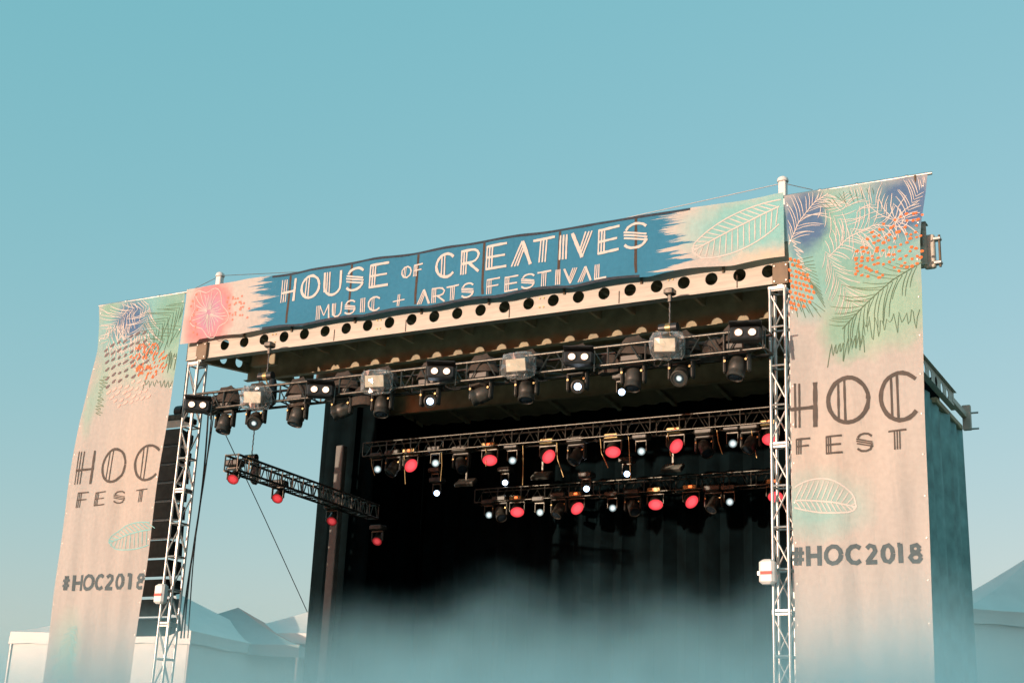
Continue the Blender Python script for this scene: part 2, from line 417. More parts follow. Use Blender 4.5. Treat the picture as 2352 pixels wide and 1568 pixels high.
# ------------------------------------------------------------------ trusses
def zig(parent, O, A, B, n, mtl, r, inv=False):
    """one diagonal per bay between two parallel chords A(t), B(t)"""
    for i in range(n):
        t0, t1 = i/n, (i+1)/n
        if (i % 2 == 0) != inv: bar('brace', A(t0+.12/n), B(t1-.12/n), r, mtl, parent, O, 6)
        else: bar('brace', B(t0+.12/n), A(t1-.12/n), r, mtl, parent, O, 6)
W2 = .112
def tower(x, label):
    top = 8.81; base = Vector((x, YF-.10, 0)); t = empty('tower_truss', base, label, 'truss tower', 'truss towers holding up the roof')
    cx = [(-W2, -W2), (W2, -W2), (W2, W2), (-W2, W2)]
    nb_ = 15; bay = top/nb_
    C = [(lambda q, a=a, b=b: base+Vector((a, b, top*(1-q)))) for a, b in cx]
    for c in C: bar('chord', c(0), c(1), .024, ALU, t, base, 12)
    for i in range(nb_+1):
        z = top-i*bay+(-.02 if i == 0 else .02 if i == nb_ else 0)
        for k in range(4):
            a, b = cx[k], cx[(k+1) % 4]
            bar('rung', base+Vector((a[0], a[1], z)), base+Vector((b[0], b[1], z)), .0165, ALU, t, base, 8)
    for k in range(4): zig(t, base, C[k], C[(k+1) % 4], nb_, ALU, .013, k % 2 == 1)
    for i in (0, 4, 8, 12):
        z = top-i*bay
        MB().box(base+Vector((0, -W2, z-.0)), (2*W2+.05, .012, .075)).build('splice_plate', ALU, t, base)
        MB().box(base+Vector((W2, 0, z-.0)), (.012, 2*W2+.05, .075)).build('splice_plate', ALU, t, base)
    MB().box(base+Vector((0, 0, .02)), (.5, .5, .04), bevel=.01).build('base_plate', ALU, t, base)
    return t
tower(TX[0], 'aluminium truss tower beside the left banner and the hanging speaker stack')
tower(TX[1], 'aluminium truss tower at the inner edge of the right banner')

def hang_truss(name, p0, p1, h, w, bay, label, r=.024, mtl=None, endframe=True):
    """Level box truss; p0, p1 are the ends of the lower front chord."""
    mtl = mtl or BLACKM
    p0, p1 = Vector(p0), Vector(p1); d = (p1-p0); L = d.length; t = d.normalized()
    back = Vector((-t.y, t.x, 0)).normalized()
    if back.y < 0: back = -back
    O = (p0+p1)/2; e = empty(name, O, label, 'lighting truss')
    c = [lambda q: p0+d*q, lambda q: p0+d*q+Vector((0, 0, h)), lambda q: p0+d*q+Vector((0, 0, h))+back*w, lambda q: p0+d*q+back*w]
    for f in c: bar('chord', f(0), f(1), r, mtl, e, O, 10)
    n = max(2, round(L/bay))
    for i in range(n+1):
        q = i/n
        for a, b in ((0, 1), (1, 2), (2, 3), (3, 0)):
            bar('upright' if a in (0, 2) else 'crossbar', c[a](q), c[b](q), r*.62, mtl, e, O, 6)
    for a, b in ((0, 1), (3, 2)):
        for i in range(n):
            bar('brace', c[a]((i+.12)/n), c[b]((i+.42)/n), r*.45, mtl, e, O, 5)
            bar('brace', c[b]((i+.58)/n), c[a]((i+.88)/n), r*.45, mtl, e, O, 5)
    for i in range(n):
        q0, q1 = (i+.1)/n, (i+.9)/n
        bar('brace', (c[0] if i % 2 else c[3])(q0), (c[3] if i % 2 else c[0])(q1), r*.45, mtl, e, O, 5)
    return e, c
T1a, T1b = U(448, 946, 18.55), U(1757, 793, 18.55); T1z = (T1a.z+T1b.z)/2
T1, c1 = hang_truss('lighting_truss', (T1a.x, 18.55, T1z), (T1b.x, 18.55, T1z), .29, .34, .60, 'long black lighting truss hung across the stage front under the beam')
T2a, T2b = U(833, 1043, 23.5), U(1772, 975, 23.5); T2z = (T2a.z+T2b.z)/2
T2, c2 = hang_truss('lighting_truss', (T2a.x, 23.5, T2z), (T2b.x, 23.5, T2z), .28, .30, .58, 'thin lighting truss across the middle of the dark stage interior', .018)
T3a, T3b = U(1090, 1152, 26.0), U(1790, 1112, 26.0); T3z = (T3a.z+T3b.z)/2
T3, c3 = hang_truss('lighting_truss', (T3a.x, 26.0, T3z), (T3b.x, 26.0, T3z), .28, .30, .58, 'rearmost low lighting truss deep inside the dark stage', .018)
S0, S1 = U(515, 1080, Z=6.74), U(842, 1192, Z=6.74)
T4, c4 = hang_truss('lighting_truss', S0, S1, .27, .27, .34, 'short black side truss running back from the open left of the stage', .022)

# ------------------------------------------------------------------ chain hoists and suspension
def hoist(base_pt, beam_z, label, scale=1, bodyup=True):
    e = empty('chain_hoist', base_pt, label, 'chain hoist'); O = e.location; p = Vector(base_pt)
    MB().tube([p+Vector((.004*math.sin(k*1.9), .004*math.cos(k*1.9), z)) for k, z in enumerate([.1+i*.03 for i in range(int((beam_z-p.z-.1)/.03))])], .011, 6).build('chain', STEEL, e, O)
    b = MB().cyl(p+Vector((-.16, 0, .16))*scale, p+Vector((.13, 0, .16))*scale, .075*scale, 14).build('motor_body', BLACKP, e, O, True)
    MB().cyl(p+Vector((-.05, 0, .16))*scale, p+Vector((.03, 0, .16))*scale, .078*scale, 14).build('motor_band', GOLDM, b, O, True)
    bg_ = MB(); ring = []
    for z, r in ((.10, .06), (0, .08), (-.2, .10), (-.34, .085), (-.40, .04)):
        ring.append((r*scale, z*scale))
    bg_.lathe(ring[::-1], 10, Matrix.Translation(p+Vector((.12, .02, 0))*scale))
    for v in bg_.v: v += Vector(mnoise.noise_vector(v*9))*.03
    bg_.build('chain_bag', BLACKP, e, O, True)
    hk = MB().tube([p+Vector((.0, 0, .08)), p+Vector((.03, 0, .02)), p+Vector((.02, 0, -.05)), p+Vector((-.03, 0, -.05))], .014, 6)
    hk.build('hook', GOLDM, e, O, True)
    t = p+Vector((0, 0, beam_z-p.z))
    MB().box(t+Vector((0, 0, -.02)), (.16, .16, .10), bevel=.02).build('beam_clamp', BLACKM, e, O)
    MB().box(t+Vector((0, 0, -.12)), (.07, .05, .14), bevel=.015).build('shackle', BLACKM, e, O)
    return e
for px, lab in ((623, 'black chain hoist hanging from the front beam near the left tower'), (1538, 'black chain hoist hanging from the front beam near the right tower')):
    q = U(px, 760, 18.95); hoist((q.x, 18.95, T1z+.45), 8.97, lab)
q = U(604, 1040, 20.6); hoist((q.x, c4[2](.28).y, c4[1](0).z+.14), 9.35, 'chain hoist with orange band above the left side truss', .9)

def strap(px, z0, z1, Y):
    pass

# ------------------------------------------------------------------ lamps
def lathe_mat(tilt): return Matrix.Rotation(tilt, 4, 'X')
# moving head: origin at the mounting plane, head turns about (0,0,-.33)
def proto_head(name, lens_mat, r=.13, cover=True, lr=None):
    e = empty(name, (0, 0, 0), '', 'stage lamp')
    MB().box((0, 0, -.06), (.36, .28, .13), bevel=.03).build('base', DARKG, e)
    y = MB(); y.box((0, 0, -.15), (.36, .10, .05), bevel=.015)
    for s in (-1, 1): y.box((s*(r+.055), 0, -.29), (.045, .12, .28), bevel=.02)
    y.build('yoke', DARKG, e)
    for s in (-1, 1): MB().cyl((s*(r+.035), -.065, -.26), (s*(r+.035), -.085, -.26), .018, 8).build('yoke_bolt', GOLDM, e)
    h = MB().lathe([(.05, .16), (r*.85, .14), (r*1.02, .08), (r*1.02, -.04), (r*.98, -.05), (r*.98, -.09), (r*1.04, -.10), (r*1.04, -.16), (r*.9, -.165), (r*.88, -.15)], 22).build('head', DARKG, e, None, True)
    h.location = (0, 0, -.36)
    v = MB()
    for k in range(9):
        a = R(-120+k*7.5); v.box((r*1.025*math.cos(a), r*1.025*math.sin(a), -.02), (.006, .012, .05), Matrix.Rotation(a, 3, 'Z'))
    v.build('vent_slots', BLACKP, h)
    MB().lathe([(r*.84, -.146), (r*.6, -.150), (.001, -.152)][::-1], 20).build('glass', GLASS_DARK, h, None, True)
    lr = lr or r*.8
    l = MB().lathe([(lr, -.153), (lr*.7, -.160), (.001, -.163)][::-1], 20).build('lens', lens_mat, h, None, True)
    if cover:
        c = MB().lathe([(.30, -.0), (.24, .12), (.20, .24), (.10, .30)], 9)
        for q in c.v: q += Vector(mnoise.noise_vector(q*7))*.06; q.y *= .6
        c.build('dust_cover', DUST, e, None, True)
    return e
HEAD = {}
def proto_wash(name, lens_mat, r=.14, body=.16):
    e = empty(name, (0, 0, 0), '', 'stage lamp')
    MB().box((0, 0, .05), (.30, .24, .11), bevel=.02).build('base', GOLDM if r > .12 else DARKG, e)
    lb = MB().box((.02, -.123, .055), (.07, .006, .045)).build('display', emit('orange_display_%s' % name, (1, .16, .04), 1.1) if r > .12 else BLACKP, e)
    y = MB(); y.box((0, 0, -.03), (2*r+.09, .06, .04), bevel=.012)
    for s in (-1, 1): y.box((s*(r+.03), 0, -.13), (.025, .05, .20), bevel=.01)
    y.build('yoke', BLACKM, e)
    h = MB().lathe([(r*.45, body), (r*.8, body*.75), (r*.95, .02), (r*1.05, 0), (r*1.05, -.025), (r*1.0, -.025), (r*.99, -.012)], 22).build('head', DARKG, e, None, True)
    h.location = (0, 0, -.22)
    MB().lathe([(.001, -.022), (r*.6, -.021), (r*.985, -.018)], 24).build('lens', lens_mat, h, None, True)
    return e

def aim(o, direction):
    """turn a lamp's head so its lens (local -Z) looks along direction"""
    for c in o.children:
        if c.name.split('.')[0] == 'head':
            q = Vector(direction).to_track_quat('-Z', 'Y'); c.rotation_euler = q.to_euler()

def used(proto_cache, key, maker):
    if key not in proto_cache:
        proto_cache[key] = maker(); return proto_cache[key]
    return copy_tree(proto_cache[key])
def place(key, maker, loc, direction, label, group, name=None):
    o = used(HEAD, key, maker); o.location = loc; tag(o, label, 'stage lamp', group)
    aim(o, direction); return o

toCam = lambda p: (Vector((0, 0, CAM_Z))-Vector(p)).normalized()
# row on the front truss: (px, py of head, state)
row1 = [(517, 970, 'down'), (588, 962, 'lit'), (683, 953, 'down'), (786, 940, 'side'), (878, 930, 'down'), (988, 919, 'bright'), (1105, 905, 'side'),
        (1210, 896, 'down'), (1327, 885, 'bright'), (1455, 868, 'down'), (1565, 858, 'lit'), (1693, 842, 'down')]
desc = {'down': 'dark moving head lamp tipped downward', 'lit': 'moving head lamp showing a small pale lens', 'side': 'moving head lamp turned sideways', 'bright': 'moving head lamp with a dazzling white beam lens'}
for i, (px, py, st) in enumerate(row1):
    p = U(px, py, 18.72)
    key = 'h_'+st
    lm = {'down': GLASS_DARK, 'lit': PALE_LED, 'side': GLASS_DARK, 'bright': BEAM_LAMP}[st]
    loc = Vector((p.x, 18.72, p.z+.34))
    tc = toCam(p)
    dr = {'down': Vector((.12*math.sin(i*2.1), -.25, -1)), 'lit': tc*1.0+Vector((-.25, 0, -.35)), 'side': Vector((-.9, -.35, -.35)), 'bright': tc+Vector((0, 0, .02))}[st]
    place(key, lambda: proto_head('moving_head_lamp', lm, (.125 if st != 'bright' else .10), True, {'lit': .045, 'bright': .055}.get(st)), loc, dr,
          desc[st]+', %s from left under the front truss' % ordinal(i), 'moving heads under the front truss')
# red wash lamps and small white lamps on the middle and rear trusses
red2 = [(943, 1068), (1125, 1055), (1259, 1047), (1408, 1036), (1552, 1023), (1769, 1007)]
for i, (px, py) in enumerate(red2):
    p = U(px, py, 23.65); d = toCam(p)+Vector((1.5*(1 if i % 2 == 0 else .03), 0, -1.15))
    place('red', lambda: proto_wash('led_wash_lamp', RED_LED, .145), (p.x, 23.65, p.z+.22), d, 'round red LED wash lamp, %s from left on the middle truss' % ordinal(i), 'red wash lamps on the middle truss')
wh2 = [(867, 1077), (1000, 1063), (1177, 1057), (1473, 1036), (1683, 1018)]
for i, (px, py) in enumerate(wh2):
    p = U(px, py, 23.65); d = toCam(p)+Vector((.1, 0, -.15))
    place('wht', lambda: proto_wash('white_spot_lamp', PALE_LED, .075), (p.x, 23.65, p.z+.22), d, 'small pale white lamp, %s from left on the middle truss' % ordinal(i), 'white lamps on the middle truss')
red3 = [(1188, 1174), (1325, 1166), (1506, 1157), (1588, 1151), (1781, 1139)]
for i, (px, py) in enumerate(red3):
    p = U(px, py, 26.1); d = toCam(p)+Vector((1.2 if i in (1, 3) else .05, 0, -1.15))
    place('red', None, (p.x, 26.1, p.z+.22), d, 'round red LED wash lamp, %s from left on the low rear truss' % ordinal(i), 'red wash lamps on the rear truss')
wh3 = [(1123, 1182), (1240, 1176), (1407, 1166), (1676, 1152)]
for i, (px, py) in enumerate(wh3):
    p = U(px, py, 26.1); d = toCam(p)+Vector((.1, 0, -.15))
    place('wht', None, (p.x, 26.1, p.z+.22), d, 'small pale white lamp, %s from left on the low rear truss' % ordinal(i), 'white lamps on the rear truss')
# dazzling beams between the trusses
for i, (px, py, Y, lab) in enumerate([(1003, 1132, 25.0, 'dazzling white beam lamp low at the left of the dark stage'), (1347, 1122, 25.0, 'dazzling white beam lamp low at the centre of the dark stage'),
                                 (1428, 900, 22.0, 'dazzling white beam lamp high, right of stage centre'), (1440, 1088, 25.0, 'dazzling white beam lamp low, right of stage centre'),
                                 (1160, 1108, 26.1, 'small blue white beam lamp above the rear truss'), (1000, 1108, 26.1, 'faint white beam lamp above the lowest left dazzling lamp')]):
    p = U(px, py, Y); place('beam', lambda: proto_wash('beam_lamp', BEAM_LAMP, .06), (p.x, Y, p.z+.22), toCam(p), lab, 'beam lamps inside the stage')
for i, (px, py, Y, w_) in enumerate([(905, 1068, 23.65, 'middle'), (1060, 1060, 23.65, 'middle'), (1325, 1040, 23.65, 'middle'), (1620, 1022, 23.65, 'middle'), (1725, 1012, 23.65, 'middle'),
                                    (1150, 1172, 26.1, 'low rear'), (1285, 1164, 26.1, 'low rear'), (1455, 1158, 26.1, 'low rear'), (1640, 1150, 26.1, 'low rear')]):
    p = U(px, py, Y); place('h_in', lambda: proto_head('moving_head_lamp', GLASS_DARK, .115, False), (p.x, Y, p.z+.30), Vector((.5 if i % 2 else -.2, -.5, -.8)), 'unlit dark lamp, %s unlit one from left on the %s truss' % (ordinal(i if i < 5 else i-5), w_), 'unlit lamps on the inner trusses')
# red lamps under the left side truss
for i, (px, py) in enumerate([(535, 1104), (637, 1148), (762, 1200), (866, 1246)]):
    p = U(px, py, [19.2, 20.6, 22.5, 24.3][i]); d = Vector((.25, -.75, -.75))
    place('dimred', lambda: proto_wash('side_led_lamp', DIM_RED_LED, .10, .28), (p.x, p.y, p.z+.26), d, 'black lamp with dim red LED face, %s from the near end of the side truss' % ordinal(i), 'red lamps under the side truss')

# two-lamp audience blinders
def proto_blinder():
    e = empty('audience_blinder', (0, 0, 0), '', 'blinder lamp')
    MB().box((0, .07, 0), (.44, .17, .21), bevel=.025).build('housing', BLACKP, e)
    MB().box((0, .02, .14), (.46, .24, .02), bevel=.006).build('top_visor', BLACKP, e)
    for s in (-1, 1):
        MB().box((s*.24, .08, -.04), (.015, .05, .34)).build('bracket', BLACKM, e)
        b = MB().lathe([(.064, 0), (.067, .02), (.058, .022), (.053, .0)], 18, Matrix.Translation((s*.096, -.012, 0)) @ Matrix.Rotation(R(90), 4, 'X')).build('lamp_ring', BLACKM, e, None, True)
        MB().lathe([(.001, .03), (.02, .028), (.04, .018), (.053, .002)][::-1], 18, Matrix.Translation((s*.096, -.012, 0)) @ Matrix.Rotation(R(90), 4, 'X')).build('lamp', WARM_LAMP, b, None, True)
    return e
bl = [(453, 930), (735, 895), (1012, 853), (1328, 820), (1712, 764)]
BC = {}
for i, (px, py) in enumerate(bl):
    p = U(px, py, 18.30); o = used(BC, 'b', proto_blinder); o.location = (p.x, 18.30, p.z)
    t = toCam(p); o.rotation_euler = (R(-8), 0, math.atan2(t.x, -t.y)*.8)
    tag(o, 'lit two-bulb blinder lamp, %s from left on the front truss' % ordinal(i), 'blinder lamp', 'blinders on the front truss')

# bagged flood lights
def proto_flood(seed):
    e = empty('flood_light', (0, 0, 0), '', 'flood light')
    MB().box((0, .10, 0), (.40, .22, .30), bevel=.03).build('housing', DARKG, e)
    MB().box((0, -.012, .0), (.36, .012, .22), bevel=.004).build('glass_panel', FLOOD, e)
    for s in (-1, 1): MB().box((s*.215, .08, .06), (.014, .04, .34)).build('bracket', BLACKM, e)
    b = MB(); prof = []
    n = 22
    for j in range(12):
        ph = math.pi*j/11
        for i in range(n):
            th = 2*math.pi*i/n
            d = Vector((math.sin(ph)*math.cos(th), math.sin(ph)*math.sin(th), math.cos(ph)))
            k = 1/max(abs(d.x)/.29, abs(d.y)/.23, abs(d.z)/.225)
            q = d*(k*.75+.25*.25)
            q += Vector(mnoise.noise_vector(d*3.1+Vector((seed, 0, 0))))*.045 + Vector(mnoise.noise_vector(d*9+Vector((0, seed, 0))))*.022
            b.v.append(q+Vector((.03, .09, -.01)))
    b.f = [(j*n+i, j*n+(i+1) % n, (j+1)*n+(i+1) % n, (j+1)*n+i) for j in range(11) for i in range(n)]
    b.build('plastic_bag', PLASTIC, e)
    return e
for i, (px, py, rz) in enumerate([(580, 912, 14), (860, 875, 18), (1185, 838, 12), (1527, 792, 10)]):
    p = U(px, py, 18.22); o = proto_flood(i*3.7); o.scale = (.86, .86, .86); o.location = (p.x, 18.22, p.z); o.rotation_euler = (R(14), R([3, -2, -3, 2][i]), R(rz))
    tag(o, 'flood light wrapped in clear plastic, %s from left on the front truss' % ordinal(i), 'flood light', 'bagged flood lights')

# cloth covered control boxes standing between truss chords
for i, (px, py) in enumerate([(1100, 868), (1400, 835), (1640, 800), (830, 910), (500, 925), (690, 915)]):
    p = U(px, py, 18.75); m = MB().lathe([(.20, -.16), (.19, .0), (.14, .12), (.04, .17)], 10)
    for q in m.v: q.y *= .5; q += Vector(mnoise.noise_vector(q*8+Vector((i*5, 0, 0))))*.05
    m.v = [q+p for q in m.v]
    o = m.build('cloth_cover', DUST, None, p, True); tag(o, 'crumpled brown cloth cover inside front truss, %s from left' % ordinal([4, 0, 0, 0, 0, 0][0] if False else sorted([500, 690, 830, 1100, 1400, 1640]).index(px)), 'cloth cover', 'cloth covers in the front truss')

# ------------------------------------------------------------------ drapes
def drape(name, pts, ztop, zbot, mtl, label, folds=9, amp=.07, hem=None, cat='drape', rng=0):
    """curtain along a plan polyline with soft folds; one closed-free sheet with thickness"""
    pts = [Vector((*p, 0)) for p in pts]; L = sum((pts[i+1]-pts[i]).length for i in range(len(pts)-1))
    n = max(8, int(L*folds*1.2)); m = MB(); rows = 14
    def at(s):
        for i in range(len(pts)-1):
            l = (pts[i+1]-pts[i]).length
            if s <= l or i == len(pts)-2:
                t = (pts[i+1]-pts[i]).normalized(); return pts[i]+t*s, Vector((-t.y, t.x, 0))
            s -= l
    for j in range(rows+1):
        for i in range(n+1):
            q, nr = at(L*i/n); f = j/rows
            zt = ztop(q.x, q.y) if callable(ztop) else ztop
            zb = zbot(q.x) if callable(zbot) else zbot
            w = amp*(.5+.5*f)*(math.sin(i*1.55+.6*math.sin(f*3+i*.3))+.5*math.sin(i*.63+rng))
            m.v.append(q+nr*w+Vector((0, 0, zt+(zb-zt)*f)))
    m.f = [(j*(n+1)+i, j*(n+1)+i+1, (j+1)*(n+1)+i+1, (j+1)*(n+1)+i) for j in range(rows) for i in range(n)]
    o = m.build(name, mtl, None, (pts[0].x, pts[0].y, 0), True); md = o.modifiers.new('cloth', 'SOLIDIFY'); md.thickness = .006
    tag(o, label, cat); return o
dl = U(740, 1000, 24.6).x
drape('stage_drape', [(-19.6, 27.4), (-5.7, 27.4)], 9.72, lambda x: 1.45, DRAPE, 'black backdrop curtain closing the rear of the stage', 7, .11)
drape('stage_drape', [(dl, 24.6), (dl+1.25, 24.9)], 10.1, 1.45, DRAPE, 'narrow black curtain at the left side of the dark stage opening', 8, .07, rng=2)
drape('stage_drape', [(-6.02, 19.75), (-6.02, 27.3)], lambda x, y: min(9.6, roof_z(y)-.1), 1.45, DRAPE, 'black side curtain behind the right truss tower', 6, .06, rng=4)
drape('side_scrim', [(-5.52, 20.4), (-5.45, 24), (-5.40, 27.7)], lambda x, y: 8.72, lambda x: .3, SCRIM, 'dark teal scrim hanging behind the right banner edge', 5, .08, rng=1)
drape('stage_drape', [(-17.62, 24.7), (-17.56, 27.4)], lambda x, y: roof_z(y)+.03, 1.45, DRAPE, 'black curtain closing the left rear side of the stage', 6, .05, rng=5)
# upright post at the left of the opening, half lit
p = U(789, 980, 24.3)
post = empty('stage_post', (p.x, 24.3, 1.4), 'grey square post standing before the black left curtain', 'post')
MB().box((p.x, 24.3, 4.95), (.20, .16, 7.1), bevel=.015).build('shaft', mat('grey_post_paint', (.13, .12, .105), .6, 0, .25, 5), post, post.location)
MB().box((p.x-.02, 24.2, 7.2), (.5, .03, .08), bevel=.01).build('cross_plate', PAINT_IN, post, post.location)
MB().box((p.x, 24.3, 1.43), (.4, .4, .04), bevel=.01).build('foot_plate', PAINT_IN, post, post.location)

# ------------------------------------------------------------------ hanging line array, cables
la = empty('line_array_speaker', (-18.75, 20.3, 3.9), 'tall curved stack of black speaker boxes hanging beside left tower', 'speaker array')
LO = la.location
yy, zz, ang = 20.3, 7.95, 0
MB().box((-18.95, yy, zz+.22), (1.1, .5, .12), bevel=.02).build('bumper_frame', BLACKM, la, LO)
MB().cyl((-18.62, yy-.1, zz+.36), (-18.45, yy-.1, zz+.36), .12, 12).build('hoist_motor', BLACKP, la, LO, True)
MB().tube([(-18.52, yy-.1, zz+.3+k*.03) if k % 2 else (-18.515, yy-.094, zz+.3+k*.03) for k in range(36)], .011, 5).build('chain', STEEL, la, LO)
for k in range(11):
    rot = Matrix.Rotation(R(ang), 3, 'X'); h = .34
    c = Vector((-18.95, yy, zz-h/2)); b = MB()
    # trapezoid box, narrower behind
    w0, w1, dp = .60, .50, .24
    vs_ = [(-w0, -dp, -h*.46), (w0, -dp, -h*.46), (w0, -dp, h*.46), (-w0, -dp, h*.46), (-w1, dp, -h*.36), (w1, dp, -h*.36), (w1, dp, h*.36), (-w1, dp, h*.36)]
    b.add([rot @ Vector(v)+c for v in vs_], [(0, 1, 2, 3), (5, 4, 7, 6), (0, 4, 5, 1), (3, 2, 6, 7), (1, 5, 6, 2), (0, 3, 7, 4)])
    sb = b.build('speaker_box', BLACKP, la, LO)
    g_ = MB().box(c+rot @ Vector((0, -dp-.008, 0)), (1.16, .012, h*.84), rot).build('grille', DARKG, sb, LO)
    MB().box(c+rot @ Vector((w0+.012, -.05, 0)), (.016, .05, h*.9), rot).build('rigging_link', BLACKM, sb, LO)
    zz -= h*math.cos(R(ang))+.012; yy += h*math.sin(R(ang)); ang = min(16, ang+1.3*k*.25)
# cable bundle beside left tower
for k in range(3):
    pts = []
    for s in range(14):
        f = s/13; pts.append(U(478+4*k-58*f+5*math.sin(f*5+k), 955+510*f, 19.5))
    wire('hanging_cable', [(U(478+5*k, 930, 19.0))]+pts, .017-.003*k, 'black cable drooping down beside left tower, %s from the tower' % ordinal(k), mtl=CORD, group='cables beside the left tower')
wire('guy_rope', [U(512, 985, 20.5), U(608, 1190, 22.3), U(706, 1405, 24.5)], .009, 'thin dark rope slanting down across the open left side', 'rope', CORD)
for k, (px, py) in enumerate([(1050, 870), (1600, 800), (1250, 850)]):
    c = U(px, py, 18.6)
    wire('loop_cable', [c+Vector((.22*math.cos(t), .02*math.sin(3*t), .12*math.sin(t)-.05)) for t in [i*.5 for i in range(11)]], .009, 'loop of black cable tied to the front truss, %s from left' % ordinal([0, 2, 1][k]), mtl=CORD, group='cable loops on the front truss')

for k in range(11):
    px = 860+k*86+random.uniform(-20, 20); a = U(px, 1046-(px-833)*.072, 23.6); L_ = random.uniform(.35, .9)
    wire('hanging_cable', [a, a+Vector((.03, .0, -L_*.5)), a+Vector((.05+random.uniform(-.05, .12), .02, -L_))], .009, 'short cable dangling from the middle truss, %s from left' % ordinal(k), mtl=GOLDM, group='cables under the middle truss')
for k, (px, py, Y) in enumerate([(1070, 1108, 24.8), (1245, 1092, 25.6), (1545, 1075, 25.6)]):
    c = U(px, py, Y); e = empty('strobe_panel', c, 'flat grey strobe panel tilted down, %s from left inside the stage' % ordinal(k), 'strobe light', 'strobe panels inside the stage')
    rot = Matrix.Rotation(R(-52), 3, 'X')
    h_ = MB().box(c, (.44, .08, .24), rot, .01).build('housing', DARKG, e, c)
    MB().box(c+rot @ Vector((0, -.043, 0)), (.40, .008, .20), rot).build('panel_glass', mat('grey_strobe_glass', (.22, .22, .19), .25), e, c)
    MB().box(c+Vector((0, .02, .18)), (.05, .04, .30), bevel=.008).build('bracket', BLACKM, e, c)
# equipment boxes on the towers
for x, z, lab in ((U(377, 1365, 18.92).x, U(377, 1365, 18.92).z, 'white junction box with red label on the left truss tower'), (U(1768, 1315, 18.92).x, U(1768, 1315, 18.92).z, 'white junction box with red label on the right truss tower')):
    e = empty('junction_box', (x, 18.88, z-.17), lab, 'junction box', 'white boxes on the towers'); O = e.location
    b = MB().box((x, 18.84, z), (.22, .16, .34), bevel=.035).build('enclosure', WHITEBOX, e, O)
    MB().box((x+.0, 18.757, z-.02), (.16, .005, .045)).build('red_label', REDLABEL, b, O)
    MB().box((x-.03, 18.93, z), (.3, .03, .06), bevel=.005).build('mounting_strap', ALU, e, O)

# ------------------------------------------------------------------ banners
YB0 = 19.02
def ybase(x, z): return YB0 + .014*math.sin(x*8.3+1.2*math.sin(z*.7))*min(1, max(0, (9.2-z)/3)) + .010*math.sin(x*15+z*.8)*min(1, max(0, (9.2-z)/4)) + .018*math.sin(x*2.3+z*1.1) + .012*math.sin(x*5.1-z*2.7) + .025*math.sin(z*.9+x*.4)

def interp(tab, z):
    if z >= tab[0][0]: return tab[0][1]
    for (za, a), (zb, b) in zip(tab, tab[1:]):
        if z >= zb: return a+(b-a)*(za-z)/(za-zb)
    return tab[-1][1]

